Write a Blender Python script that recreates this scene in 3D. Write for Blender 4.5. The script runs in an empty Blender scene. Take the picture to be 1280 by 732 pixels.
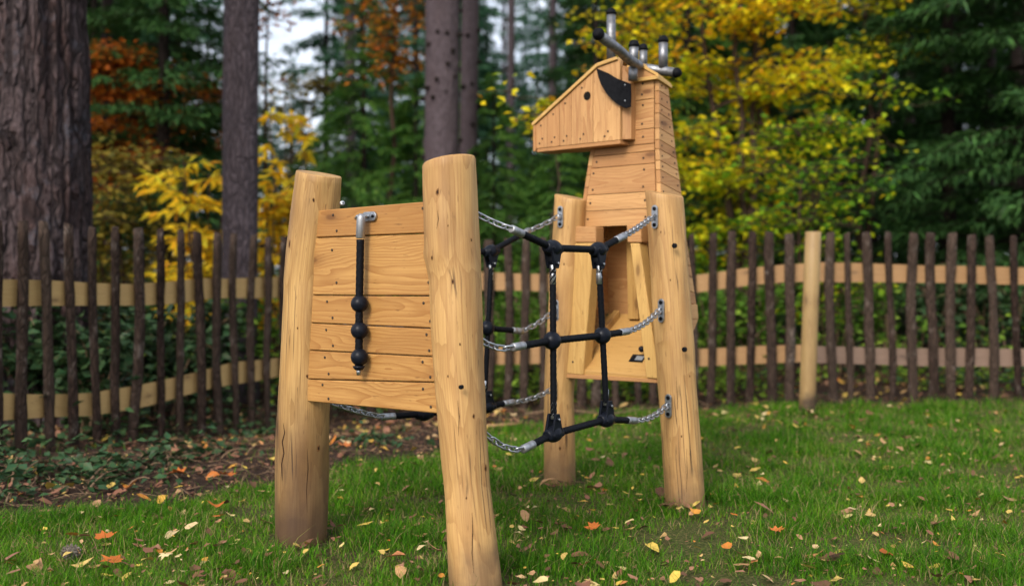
import bpy, bmesh, math, random
import numpy as np
from mathutils import Vector, Matrix, noise as mnoise
random.seed(7); rng = np.random.default_rng(7)
R = math.radians
S = bpy.context.scene
COL = S.collection
F, HY, CAMZ = 1316.0, 341.0, 0.87          # focal length in photo pixels, horizon row, eye height

# ------------------------------------------------------------------ basics
def at(px, py, Y):
    return Vector(((px-640)/F*Y, Y, CAMZ+(HY-py)/F*Y))
class Frame:                                # a local frame on the ground: u along, v away, z up
    def __init__(s, o, u):
        s.o = Vector((o[0], o[1], 0)); s.u = Vector((u[0], u[1], 0)).normalized(); s.v = Vector((-s.u.y, s.u.x, 0))
    def w(s, u, v, z): return s.o + s.u*u + s.v*v + Vector((0, 0, z))
    def hit(s, px, py, v):                  # world point at depth v of this frame seen at px,py
        k = (px-640)/F; X = s.o.x+s.v.x*v; Y = s.o.y+s.v.y*v
        u = (Y*k-X)/(s.u.x-s.u.y*k)
        YY = Y+s.u.y*u
        return u, CAMZ+(HY-py)/F*YY
    def hw(s, px, py, v):
        u, z = s.hit(px, py, v); return s.w(u, v, z)
FA = Frame((-.3905, 3.18), (.762, -.647))   # front end
FB = Frame((.425, 4.135), (.742, -.67))     # tower

def props(o, label=None, cat=None, group=None, kind=None):
    if label: o['label'] = label
    if cat: o['category'] = cat
    if group: o['group'] = group
    if kind: o['kind'] = kind
    return o
def empty(name, loc, label, cat, group=None):
    o = bpy.data.objects.new(name, None); COL.objects.link(o); o.location = loc
    o.empty_display_size = .1
    return props(o, label, cat, group)
def link(name, me, parent=None, mat=None):
    o = bpy.data.objects.new(name, me); COL.objects.link(o)
    if mat is not None and not me.materials: me.materials.append(mat)
    if parent is not None:
        o.parent = parent
        q = parent; off = Vector((0, 0, 0))
        while q is not None: off += Vector(q.location); q = q.parent
        o.location = -off                   # meshes are written in world coordinates
    return o
def copy_tree(o, parent=None):
    c = o.copy(); COL.objects.link(c); c.parent = parent
    for ch in list(o.children): copy_tree(ch, c)
    return c

class MB:
    """mesh collector with grain coordinates and a per-piece tint"""
    def __init__(s): s.v = []; s.f = []; s.g = []; s.t = []; s.sm = []; s.m = []
    def add(s, vs, fs, gs=None, tint=0.5, smooth=False, mi=0):
        n = len(s.v); s.m += [mi]*len(fs)
        s.v += [tuple(v) for v in vs]; s.f += [tuple(i+n for i in f) for f in fs]
        s.g += [tuple(g) for g in (gs if gs is not None else vs)]
        s.t += [tint]*len(vs); s.sm += [smooth]*len(fs)
    def build(s, name, mat, parent=None, mats=()):
        me = bpy.data.meshes.new(name); me.from_pydata(s.v, [], s.f); me.update()
        if mats:
            me.materials.append(mat)
            for q in mats: me.materials.append(q)
            me.polygons.foreach_set('material_index', s.m)
        a = me.attributes.new('gc', 'FLOAT_VECTOR', 'POINT'); a.data.foreach_set('vector', np.array(s.g, dtype=np.float32).ravel())
        a = me.attributes.new('tint', 'FLOAT', 'POINT'); a.data.foreach_set('value', np.array(s.t, dtype=np.float32))
        me.polygons.foreach_set('use_smooth', s.sm)
        return link(name, me, parent, mat)
    # --- shapes
    def plank(s, front, back, grain, ch=.0018, tint=None):
        """hexahedron from a front quad and a back quad (same order) with chamfered edges"""
        bm = bmesh.new()
        a = [bm.verts.new(p) for p in front]; b = [bm.verts.new(p) for p in back]; n = len(a)
        bm.faces.new(a); bm.faces.new(b[::-1])
        for i in range(n): bm.faces.new((a[i], b[i], b[(i+1) % n], a[(i+1) % n]))
        bmesh.ops.recalc_face_normals(bm, faces=bm.faces)
        if ch > 0: bmesh.ops.bevel(bm, geom=list(bm.edges), offset=ch, segments=1, affect='EDGES', clamp_overlap=True)
        bm.verts.index_update()
        g = Vector(grain).normalized(); n3 = (Vector(front[1])-Vector(front[0])).cross(Vector(front[2])-Vector(front[0])).normalized()
        q = n3.cross(g).normalized(); n3 = g.cross(q)
        off = Vector((random.uniform(-9, 9), random.uniform(-.05, .05), random.uniform(.02, .12)))
        c = sum((Vector(p) for p in front), Vector())/n
        vs = [v.co.copy() for v in bm.verts]
        gs = [Vector(((v-c).dot(g), (v-c).dot(q), (v-c).dot(n3)))+off for v in vs]
        s.add(vs, [[v.index for v in f.verts] for f in bm.faces], gs, random.random() if tint is None else tint)
        bm.free()
    def tube(s, pts, rad, n=10, cap=True, tint=.5, gscale=1, smooth=True):
        pts = [Vector(p) for p in pts]
        if not hasattr(rad, '__len__'): rad = [rad]*len(pts)
        vs = []; gs = []; t0 = (pts[1]-pts[0]).normalized()
        ref = Vector((0, 0, 1)) if abs(t0.z) < .9 else Vector((1, 0, 0))
        x = t0.cross(ref).normalized(); L = 0
        off = Vector((random.uniform(-5, 5), random.uniform(-.02, .02), random.uniform(-.02, .02)))
        for i, p in enumerate(pts):
            t = (pts[min(i+1, len(pts)-1)]-pts[max(i-1, 0)]).normalized()
            x = (x-t*x.dot(t)).normalized(); y = t.cross(x)
            if i: L += (p-pts[i-1]).length
            for k in range(n):
                a = 2*math.pi*k/n; d = x*math.cos(a)+y*math.sin(a)
                vs.append(p+d*rad[i]); gs.append(Vector((L, math.cos(a)*rad[i], math.sin(a)*rad[i]))+off)
        fs = [(i*n+k, i*n+(k+1) % n, (i+1)*n+(k+1) % n, (i+1)*n+k) for i in range(len(pts)-1) for k in range(n)]
        if cap:
            fs.append(tuple(range(n))[::-1]); fs.append(tuple((len(pts)-1)*n+k for k in range(n)))
        s.add(vs, fs, gs, tint, smooth)
        if cap: s.sm[-1] = s.sm[-2] = False
    def lathe(s, p, axis, prof, n=16):
        """profile [(h, r)] turned round axis from p"""
        ax = Vector(axis).normalized(); s.tube([Vector(p)+ax*h for h, r in prof], [max(r, 1e-4) for h, r in prof], n)
    def ball(s, c, r, n=16):
        s.lathe(Vector(c)-Vector((0, 0, r)), (0, 0, 1), [(r-r*math.cos(math.pi*i/10), r*math.sin(math.pi*i/10)) for i in range(11)], n)

# ------------------------------------------------------------------ materials
def new_mat(name):
    m = bpy.data.materials.new(name); m.use_nodes = True; nt = m.node_tree; nt.nodes.clear()
    o = nt.nodes.new('ShaderNodeOutputMaterial'); return m, nt, o
class N:
    def __init__(s, nt): s.nt = nt
    def n(s, t, **k):
        x = s.nt.nodes.new('ShaderNode'+t)
        for a, b in k.items():
            if a.startswith('i_'): x.inputs[a[2:].replace('_', ' ')].default_value = b
            else: setattr(x, a, b)
        return x
    def l(s, a, b): s.nt.links.new(a, b)
    def math(s, op, a, b=None, c=None, clamp=False):
        x = s.n('Math', operation=op, use_clamp=clamp)
        for i, q in enumerate((a, b, c)):
            if q is None: continue
            if isinstance(q, (int, float)): x.inputs[i].default_value = q
            else: s.l(q, x.inputs[i])
        return x.outputs[0]
    def vmul(s, v, k):
        x = s.n('VectorMath', operation='MULTIPLY'); s.l(v, x.inputs[0]); x.inputs[1].default_value = k; return x.outputs[0]
    def noise(s, v, scale, detail=4, rough=.55, dist=0):
        x = s.n('TexNoise'); x.inputs['Scale'].default_value = scale; x.inputs['Detail'].default_value = detail
        x.inputs['Roughness'].default_value = rough; x.inputs['Distortion'].default_value = dist
        if v is not None: s.l(v, x.inputs['Vector'])
        return x.outputs['Fac']
    def ramp(s, f, stops, interp='LINEAR'):
        x = s.n('ValToRGB'); e = x.color_ramp.elements; x.color_ramp.interpolation = interp
        while len(e) > 1: e.remove(e[-1])
        e[0].position = stops[0][0]; e[0].color = col(stops[0][1])
        for p, c in stops[1:]:
            q = e.new(p); q.color = col(c)
        s.l(f, x.inputs[0]); return x.outputs[0]
    def mix(s, f, a, b, mode='MIX'):
        x = s.n('Mix', data_type='RGBA', blend_type=mode)
        for i, q in ((0, f), (6, a), (7, b)):
            if isinstance(q, (int, float)): x.inputs[i].default_value = q
            elif isinstance(q, tuple): x.inputs[i].default_value = col(q)
            else: s.l(q, x.inputs[i])
        return x.outputs[2]
    def maprange(s, f, a, b, c=0, d=1):
        x = s.n('MapRange'); s.l(f, x.inputs[0])
        for i, q in enumerate((a, b, c, d)): x.inputs[i+1].default_value = q
        return x.outputs[0]
def col(c):
    if isinstance(c, (int, float)): c = (c, c, c)
    return (c[0], c[1], c[2], 1)

def wood(name, light, mid, dark, ring=.006, knots=1.0, rough=.55, ringamt=.5, streak=.35, cracks=0.0, stain=None, blotch=.3, kscale=(3.0, 8, 1), kthr=.62):
    m, nt, out = new_mat(name); g = N(nt)
    at_ = g.n('Attribute', attribute_name='gc'); vec = at_.outputs['Vector']
    tint = g.n('Attribute', attribute_name='tint').outputs['Fac']
    # knots pull the grain round them
    vk = g.vmul(vec, kscale)
    vor = g.n('TexVoronoi', voronoi_dimensions='2D'); vor.inputs['Scale'].default_value = 1; g.l(vk, vor.inputs['Vector'])
    sc_ = g.n('SeparateColor'); g.l(vor.outputs['Color'], sc_.inputs[0])
    kd = g.math('ADD', vor.outputs['Distance'], g.math('MULTIPLY', g.math('LESS_THAN', sc_.outputs[0], kthr), 2))
    pull = g.maprange(kd, 0, .45, .018*knots, 0)
    n1 = g.noise(g.vmul(vec, (2.2, 9, 9)), 1, 2)
    sep = g.n('SeparateXYZ'); g.l(vec, sep.inputs[0])
    wob = g.math('MULTIPLY', g.math('SUBTRACT', n1, .5), .05)
    y = g.math('ADD', g.math('ADD', sep.outputs[1], wob), pull); z = g.math('ADD', sep.outputs[2], wob)
    r = g.math('SQRT', g.math('ADD', g.math('MULTIPLY', y, y), g.math('MULTIPLY', z, z)))
    fr = g.math('FRACT', g.math('MULTIPLY', r, 1/ring))
    late = g.math('POWER', fr, 2.2)
    fine = g.noise(g.vmul(vec, (5, 260, 260)), 1, 3)
    bl = g.noise(g.vmul(vec, (2.5, 10, 10)), 1, 5)
    c = g.mix(g.math('MULTIPLY', late, ringamt), light, mid)
    c = g.mix(g.math('MULTIPLY', g.maprange(fine, .42, .72), streak), c, mid)
    c = g.mix(g.math('MULTIPLY', g.maprange(bl, .45, .75), blotch), c, dark)
    c = g.mix(g.math('MULTIPLY', g.maprange(tint, .3, 1), .6), c, mid)
    c = g.mix(g.maprange(tint, .35, 0, 0, .45), c, tuple(min(1, x*1.18) for x in light))
    kn = g.maprange(kd, .045, .085, 1, 0)
    c = g.mix(g.math('MULTIPLY', kn, .85*min(knots, 1)), c, tuple(x*.35 for x in dark))
    fl = g.noise(g.vmul(vec, (22, 160, 160)), 1, 2); c = g.mix(g.maprange(fl, .66, .74, 0, .6), c, tuple(x*.6 for x in dark))
    halo = g.maprange(kd, .06, .22, .6, 0)
    c = g.mix(g.math('MULTIPLY', halo, min(knots, 1)), c, dark)
    h = g.math('ADD', g.math('MULTIPLY', late, .3), fine)
    if cracks:
        v2 = g.n('TexVoronoi', feature='DISTANCE_TO_EDGE'); v2.inputs['Scale'].default_value = 1
        g.l(g.vmul(vec, (.55, 30, 30)), v2.inputs['Vector'])
        msk = g.maprange(g.noise(g.vmul(vec, (3, 9, 9)), 1, 2), .55, .63)
        ck = g.math('MULTIPLY', g.maprange(v2.outputs['Distance'], .008, .03, 1, 0), msk)
        c = g.mix(g.math('MULTIPLY', ck, cracks), c, tuple(x*.25 for x in dark))
        h = g.math('SUBTRACT', h, g.math('MULTIPLY', ck, 2))
    if stain:                                # soil and damp soaked up from the ground
        gp = g.n('NewGeometry'); s2 = g.n('SeparateXYZ'); g.l(gp.outputs['Position'], s2.inputs[0])
        nn = g.noise(gp.outputs['Position'], 9, 5)
        zz = g.math('ADD', s2.outputs[2], g.math('MULTIPLY', g.math('SUBTRACT', nn, .5), .35))
        c = g.mix(g.maprange(zz, .02, stain[1], stain[2], 0), c, stain[0])
    b = g.n('BsdfPrincipled'); g.l(c, b.inputs['Base Color']); b.inputs['Roughness'].default_value = rough
    b.inputs['Specular IOR Level'].default_value = .35
    bp = g.n('Bump'); bp.inputs['Strength'].default_value = .35; bp.inputs['Distance'].default_value = .0012
    g.l(h, bp.inputs['Height']); g.l(bp.outputs[0], b.inputs['Normal'])
    g.l(b.outputs[0], out.inputs[0]); return m

def plain(name, c, rough=.5, metal=0, noise_amt=.15, nscale=40, bump=.2, c2=None):
    m, nt, out = new_mat(name); g = N(nt)
    p = g.n('TexCoord').outputs['Object']
    n = g.noise(p, nscale, 5)
    cc = g.mix(g.maprange(n, .35, .7), c, c2 if c2 else tuple(x*(1-noise_amt*2) for x in c))
    b = g.n('BsdfPrincipled'); g.l(cc, b.inputs['Base Color']); b.inputs['Metallic'].default_value = metal; b.inputs['Specular IOR Level'].default_value = .5 if metal else .12
    g.l(g.maprange(n, .3, .7, rough*.85, min(1, rough*1.25)), b.inputs['Roughness'])
    bp = g.n('Bump'); bp.inputs['Strength'].default_value = bump; bp.inputs['Distance'].default_value = .001
    g.l(n, bp.inputs['Height']); g.l(bp.outputs[0], b.inputs['Normal'])
    g.l(b.outputs[0], out.inputs[0]); return m

def bark(name, c1, c2, c3, sx=14, sz=3, bump=.03, lich=None, fisamt=1.0, vary=False):
    m, nt, out = new_mat(name); g = N(nt)
    p = g.n('TexCoord').outputs['Object']
    wv = g.n('VectorMath', operation='MULTIPLY_ADD')
    nz = g.n('TexNoise'); nz.inputs['Scale'].default_value = 5; g.l(p, nz.inputs['Vector'])
    g.l(nz.outputs['Color'], wv.inputs[0]); wv.inputs[1].default_value = (.12, .12, .12); g.l(p, wv.inputs[2])
    v = g.vmul(wv.outputs[0], (sx, sx, sz))
    vo = g.n('TexVoronoi', feature='DISTANCE_TO_EDGE'); vo.inputs['Scale'].default_value = 1; g.l(v, vo.inputs['Vector'])
    fis = g.math('ADD', g.math('MULTIPLY', g.maprange(vo.outputs['Distance'], .02, .22), fisamt), 1-fisamt)
    fn = g.noise(g.vmul(p, (60, 60, 22)), 1, 6, .65)
    big = g.noise(g.vmul(p, (5, 5, 2)), 1, 3)
    c = g.mix(g.maprange(fn, .35, .68), c1, c2)
    c = g.mix(g.maprange(big, .45, .65, 0, .6), c, c3)
    if lich: c = g.mix(g.math('MULTIPLY', g.maprange(g.noise(p, 7, 6, .7), .55, .68), .7), c, lich)
    c = g.mix(g.maprange(fis, 0, .6, .8, 0), c, tuple(x*.22 for x in c1))
    if vary:
        oi = g.n('ObjectInfo').outputs['Random']; c = g.mix(g.maprange(oi, 0, 1, 0, .42), c, g.mix(.5, c, (.15, .11, .082)))
    h = g.math('ADD', g.math('MULTIPLY', fis, 1), g.math('MULTIPLY', fn, .6))
    b = g.n('BsdfPrincipled'); g.l(c, b.inputs['Base Color']); b.inputs['Roughness'].default_value = .85
    b.inputs['Specular IOR Level'].default_value = .12
    bp = g.n('Bump'); bp.inputs['Strength'].default_value = .9; bp.inputs['Distance'].default_value = bump
    g.l(h, bp.inputs['Height']); g.l(bp.outputs[0], b.inputs['Normal']); g.l(b.outputs[0], out.inputs[0]); return m

def leafmat(name, stops, trans=.35, rough=.5):
    m, nt, out = new_mat(name); g = N(nt)
    r = g.n('Attribute', attribute_name='rnd').outputs['Fac']
    c = g.ramp(r, stops)
    p = g.n('NewGeometry').outputs['Position']
    c = g.mix(g.maprange(g.noise(p, 60, 3), .4, .7, 0, .35), c, (.10, .07, .02))
    b = g.n('BsdfPrincipled'); g.l(c, b.inputs['Base Color']); b.inputs['Roughness'].default_value = rough
    b.inputs['Specular IOR Level'].default_value = .12
    t = g.n('BsdfTranslucent'); g.l(c, t.inputs['Color'])
    mx = g.n('MixShader'); mx.inputs[0].default_value = trans; g.l(b.outputs[0], mx.inputs[1]); g.l(t.outputs[0], mx.inputs[2])
    g.l(mx.outputs[0], out.inputs[0]); return m

M = {}
KP = (2.6, 7, 1)
M['post'] = wood('peeled_log', (.45, .275, .100), (.27, .140, .042), (.12, .055, .020), ring=.007, knots=.9, ringamt=.7, streak=.9, cracks=1, blotch=.8, stain=((.050, .027, .017), .60, .9), kscale=KP)
M['postc'] = wood('peeled_log_clean', (.48, .290, .108), (.29, .145, .046), (.14, .062, .025), ring=.007, knots=.95, ringamt=.65, streak=.85, cracks=1, blotch=.75, stain=((.11, .065, .035), .16, .7), kscale=KP)
M['panel'] = wood('panel_board', (.47, .262, .082), (.27, .118, .029), (.18, .075, .020), ring=.006, knots=1, ringamt=.9, streak=.65, blotch=.4)
M['deer'] = wood('larch_board', (.50, .288, .116), (.31, .138, .048), (.19, .080, .028), ring=.0065, knots=.95, ringamt=.8, streak=.6, blotch=.6)
M['deerlight'] = wood('pale_board', (.49, .305, .100), (.33, .17, .046), (.18, .08, .025), ring=.0065, knots=.7, ringamt=.75, streak=.6)
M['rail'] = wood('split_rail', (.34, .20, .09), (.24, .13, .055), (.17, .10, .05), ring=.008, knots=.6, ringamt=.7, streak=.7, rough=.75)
M['raillit'] = wood('lit_rail', (.50, .33, .13), (.38, .22, .08), (.22, .12, .05), ring=.008, knots=.6, ringamt=.7, streak=.7, rough=.75)  # lit copy of the rail wood, brightened in colour against shade
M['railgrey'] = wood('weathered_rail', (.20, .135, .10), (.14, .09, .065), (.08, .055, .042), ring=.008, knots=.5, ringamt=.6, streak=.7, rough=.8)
M['fpost'] = wood('round_fence_post', (.33, .225, .095), (.23, .14, .055), (.16, .09, .04), ring=.01, knots=.7, streak=.7, blotch=.6, stain=((.045, .028, .018), .17, .95))
M['picket'] = bark('picket_bark', (.040, .023, .017), (.010, .006, .005), (.062, .040, .030), 40, 9, .006, (.17, .14, .12), vary=True)
M['bigbark'] = bark('pine_bark', (.115, .086, .088), (.020, .013, .014), (.075, .040, .034), 16, 2.2, .06, (.12, .125, .15))
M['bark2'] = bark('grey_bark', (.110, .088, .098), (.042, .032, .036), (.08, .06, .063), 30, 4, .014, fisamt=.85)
M['bark3'] = bark('smooth_bark', (.125, .098, .108), (.055, .040, .044), (.085, .062, .066), 22, 5, .010, fisamt=.5)
M['barkdark'] = bark('dark_bark', (.030, .022, .018), (.012, .009, .008), (.034, .023, .018), 20, 7, .01)
M['rope'] = plain('black_rope', (.004, .005, .008), .6, 0, .3, 160, .8)
M['plastic'] = plain('black_plastic', (.008, .010, .016), .33, 0, .2, 60, .1)
M['rubber'] = plain('black_rubber', (.0035, .004, .006), .65, 0, .2, 70, .3)
M['alu'] = plain('aluminium', (.36, .37, .39), .5, .9, .12, 60, .2)
M['zinc'] = plain('galvanised_steel', (.42, .44, .47), .36, .95, .2, 90, .3)
M['steel'] = plain('brushed_steel', (.25, .255, .27), .55, 1, .2, 50, .2)
M['label'] = plain('label_grey', (.22, .23, .24), .4, 0, .2, 300, .1)
M['knotring'] = plain('knot_ring', (.20, .095, .035), .6, 0, .3, 220, .3)
M['knot'] = plain('knot_core', (.035, .016, .008), .7, 0, .3, 300, .3)
M['screw'] = plain('screw_head', (.055, .04, .03), .5, 0, .2, 200, .1)
M['hole'] = plain('hole_shade', (.01, .008, .006), .9)
M['grass'] = leafmat('grass_blade', [(0, (.014, .075, .003)), (.35, (.040, .170, .004)), (.7, (.110, .300, .006)), (.9, (.20, .30, .020)), (.94, (.30, .25, .10)), (1, (.36, .27, .13))], .45)
M['yellow'] = leafmat('yellow_maple', [(0, (.06, .19, .012)), (.28, (.20, .37, .014)), (.48, (.58, .60, .015)), (.72, (.86, .68, .012)), (.93, (.85, .55, .012)), (1, (.62, .30, .015))], .5)
M['chest'] = leafmat('yellow_chestnut', [(0, (.65, .60, .04)), (.4, (.92, .66, .03)), (.8, (.90, .50, .02)), (1, (.60, .28, .02))], .5)
M['orange'] = leafmat('orange_beech', [(0, (.26, .060, .010)), (.5, (.46, .11, .012)), (1, (.58, .24, .02))], .4)
M['olive'] = leafmat('olive_leaf', [(0, (.10, .10, .015)), (.5, (.20, .17, .03)), (1, (.40, .27, .03))], .4)
M['green'] = leafmat('green_leaf', [(0, (.035, .10, .014)), (.6, (.09, .21, .022)), (1, (.27, .42, .045))], .45)
M['ivy'] = leafmat('ivy_leaf', [(0, (.012, .038, .016)), (.6, (.025, .072, .030)), (1, (.055, .12, .04))], .15, .4)
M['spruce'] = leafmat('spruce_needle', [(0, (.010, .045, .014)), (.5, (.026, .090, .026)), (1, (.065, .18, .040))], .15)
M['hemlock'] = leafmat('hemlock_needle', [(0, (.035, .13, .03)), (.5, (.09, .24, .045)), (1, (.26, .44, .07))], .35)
M['farneedle'] = leafmat('hazed_needle', [(0, (.025, .10, .06)), (.5, (.06, .18, .10)), (1, (.13, .30, .15))], .35)  # distance haze put into the needle colour as a pale blue-green
M['litter'] = leafmat('fallen_leaf', [(0, (.035, .020, .013)), (.25, (.085, .045, .028)), (.5, (.20, .085, .055)), (.66, (.32, .16, .10)), (.76, (.50, .34, .12)), (.84, (.62, .44, .08)), (.90, (.46, .13, .025)), (.95, (.56, .44, .24)), (1, (.60, .47, .18))], .1, .6)
M['leafyellow'] = leafmat('yellow_leaf', [(0, (.62, .42, .06)), (.5, (.70, .52, .18)), (1, (.66, .52, .28))], .15, .6)
M['leafrust'] = leafmat('rust_leaf', [(0, (.33, .075, .02)), (.5, (.50, .14, .03)), (1, (.45, .20, .10))], .1, .6)
M['twig'] = plain('twig', (.20, .13, .08), .8, 0, .3, 60)
M['twigdark'] = plain('dark_twig', (.07, .045, .03), .8, 0, .3, 60)
M['cone'] = plain('pine_cone', (.20, .17, .14), .7, 0, .3, 90)
M['stone'] = plain('pale_stone', (.33, .32, .31), .85, 0, .2, 30, .6)

# ------------------------------------------------------------------ world, sun, camera
SUN_EL, SUN_AZ = R(37), R(207)              # high, from behind the camera and a little left
W = bpy.data.worlds.new('World'); S.world = W; W.use_nodes = True
nt = W.node_tree; bg = nt.nodes['Background']
sk = nt.nodes.new('ShaderNodeTexSky'); sk.sky_type = 'NISHITA'; sk.sun_disc = False
sk.sun_elevation = SUN_EL; sk.sun_rotation = SUN_AZ; sk.dust_density = 7; sk.air_density = .75; sk.ozone_density = 1.0
gW = N(nt); tcw = gW.n('TexCoord').outputs['Generated']      # thin overcast: pale cloud over most of the sky
cl = gW.maprange(gW.noise(gW.vmul(tcw, (1, 1, 2.2)), 2.6, 6, .6), .38, .62, .45, .8)
nt.links.new(gW.mix(cl, sk.outputs[0], (5.6, 6.0, 6.6)), bg.inputs[0]); bg.inputs[1].default_value = .13
sl = bpy.data.lights.new('sun', 'SUN'); sl.energy = 1.5; sl.angle = R(20); sl.color = (1, .96, .90)
so = bpy.data.objects.new('sun', sl); COL.objects.link(so)
sd = Vector((math.sin(SUN_AZ)*math.cos(SUN_EL), math.cos(SUN_AZ)*math.cos(SUN_EL), math.sin(SUN_EL)))
so.rotation_euler = (-sd).to_track_quat('-Z', 'Y').to_euler(); so.location = (0, -5, 12)
cd = bpy.data.cameras.new('camera'); co = bpy.data.objects.new('camera', cd); COL.objects.link(co)
co.location = (0, 0, CAMZ); co.rotation_euler = (R(90), 0, 0)
cd.sensor_width = 36; cd.lens = F/1280*36; cd.shift_y = -25/1280; cd.clip_end = 600; cd.clip_start = .05
cd.dof.use_dof = True; cd.dof.focus_distance = 3.25; cd.dof.aperture_fstop = 1.8
S.camera = co
S.view_settings.view_transform = 'Standard'; S.view_settings.look = 'None'; S.view_settings.gamma = 1; S.view_settings.exposure = .97
S.cycles.max_bounces = 6; S.cycles.transparent_max_bounces = 4
S.cycles.use_denoising = True

# ------------------------------------------------------------------ ground
def fence_left_x(Y): return -2.46+(Y-5.06)*.4737
EDGE = [(-6, 1.5), (-2.4, 3.2), (-1.77, 3.63), (-1.37, 4.0), (-1.02, 4.34), (-.81, 4.65), (-.38, 5.16), (-.05, 6.3), (.5, 6.75), (1.2, 7.0), (2.6, 7.05), (3.2, 6.9), (6, 6.8)]
def edge_y(x): return np.interp(x, [e[0] for e in EDGE], [e[1] for e in EDGE])
def gz(X, Y):
    X = np.asarray(X, dtype=float); Y = np.asarray(Y, dtype=float)
    dip = -.17*np.exp(-((X+1.5)/1.0)**2-((Y-6.9)/1.3)**2) - .07*np.exp(-((X-.2)/1.3)**2-((Y-7.4)/1.2)**2)
    b = .012*np.sin(X*2.3+1)*np.sin(Y*1.9)+.006*np.sin(X*7+Y*5)
    far = np.clip((Y-9)/30, 0, 1)*.5
    return dip+b*np.clip((np.abs(Y-3.6)+.2), 0, 1)+far
def litter(X, Y):
    wob = .10*np.sin(X*5.1+Y*2)+.06*np.sin(X*13+1.7*Y)+.04*np.sin(X*29)
    L = np.clip((Y-edge_y(X)+wob)/.22+.5, 0, 1)
    for q in (FA.w(.386, 0, 0), FA.w(-.386, 0, 0), FB.w(.306, 0, 0), FB.w(-.306, 0, 0)):  # dark soil ring round each post foot, painted in as contact shadow
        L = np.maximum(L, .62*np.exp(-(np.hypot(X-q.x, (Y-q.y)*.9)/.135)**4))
    return L
def make_ground():
    xs = np.concatenate([-np.geomspace(160, 7.2, 22), np.arange(-7, 7.01, .07), np.geomspace(7.2, 160, 22)])
    ys = np.concatenate([-np.geomspace(60, 1.3, 14), np.arange(-1.2, 12.01, .07), np.geomspace(12.3, 260, 30)])
    X, Y = np.meshgrid(xs, ys); Z = gz(X, Y)
    nx, ny = len(xs), len(ys)
    V = np.stack([X, Y, Z], -1).reshape(-1, 3)
    i = np.arange((ny-1)*nx).reshape(ny-1, nx)[:, :-1].ravel()
    Fc = np.stack([i, i+1, i+nx+1, i+nx], 1)
    me = bpy.data.meshes.new('ground'); me.from_pydata(V.tolist(), [], Fc.tolist())
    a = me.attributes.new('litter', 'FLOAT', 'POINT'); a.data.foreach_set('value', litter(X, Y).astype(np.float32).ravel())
    me.polygons.foreach_set('use_smooth', [True]*len(Fc))
    m, nt, out = new_mat('soil'); g = N(nt)
    p = g.n('NewGeometry').outputs['Position']; lt = g.n('Attribute', attribute_name='litter').outputs['Fac']
    n1 = g.noise(p, 28, 6, .7); n2 = g.noise(p, 3, 3); n3 = g.noise(p, 110, 4, .7)
    soil = g.ramp(n1, [(.3, (.012, .008, .006)), (.5, (.035, .021, .015)), (.62, (.075, .045, .032)), (.78, (.15, .09, .06))])
    lawn = g.ramp(n3, [(.3, (.018, .022, .008)), (.5, (.05, .065, .014)), (.66, (.16, .12, .055)), (.8, (.28, .20, .10))])
    lawn = g.mix(g.maprange(n2, .5, .7, 0, .7), lawn, soil)
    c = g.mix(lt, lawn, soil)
    b = g.n('BsdfPrincipled'); g.l(c, b.inputs['Base Color']); b.inputs['Roughness'].default_value = .95; b.inputs['Specular IOR Level'].default_value = .1
    bp = g.n('Bump'); bp.inputs['Strength'].default_value = 1; bp.inputs['Distance'].default_value = .02
    g.l(n1, bp.inputs['Height']); g.l(bp.outputs[0], b.inputs['Normal']); g.l(b.outputs[0], out.inputs[0])
    props(link('ground', me, None, m), 'grassy playground floor that turns to brown leaf litter by the fences', None, None, 'structure')
make_ground()

def quick_mesh(name, V, Fv, nper, rnd, mat, parent=None, world=True, smooth=False):
    """V (n,3), faces given as (m,k) index array; rnd per face"""
    me = bpy.data.meshes.new(name); V = np.asarray(V, dtype=np.float32); Fv = np.asarray(Fv, dtype=np.int32)
    m, k = Fv.shape
    me.vertices.add(len(V)); me.vertices.foreach_set('co', V.ravel())
    me.loops.add(m*k); me.loops.foreach_set('vertex_index', Fv.ravel())
    me.polygons.add(m); me.polygons.foreach_set('loop_start', np.arange(0, m*k, k, dtype=np.int32))
    try: me.polygons.foreach_set('loop_total', np.full(m, k, dtype=np.int32))
    except Exception: pass
    if smooth: me.polygons.foreach_set('use_smooth', np.ones(m, dtype=bool))
    me.update(calc_edges=True)
    a = me.attributes.new('rnd', 'FLOAT', 'FACE'); a.data.foreach_set('value', np.asarray(rnd, dtype=np.float32))
    return link(name, me, parent, mat)

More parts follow.
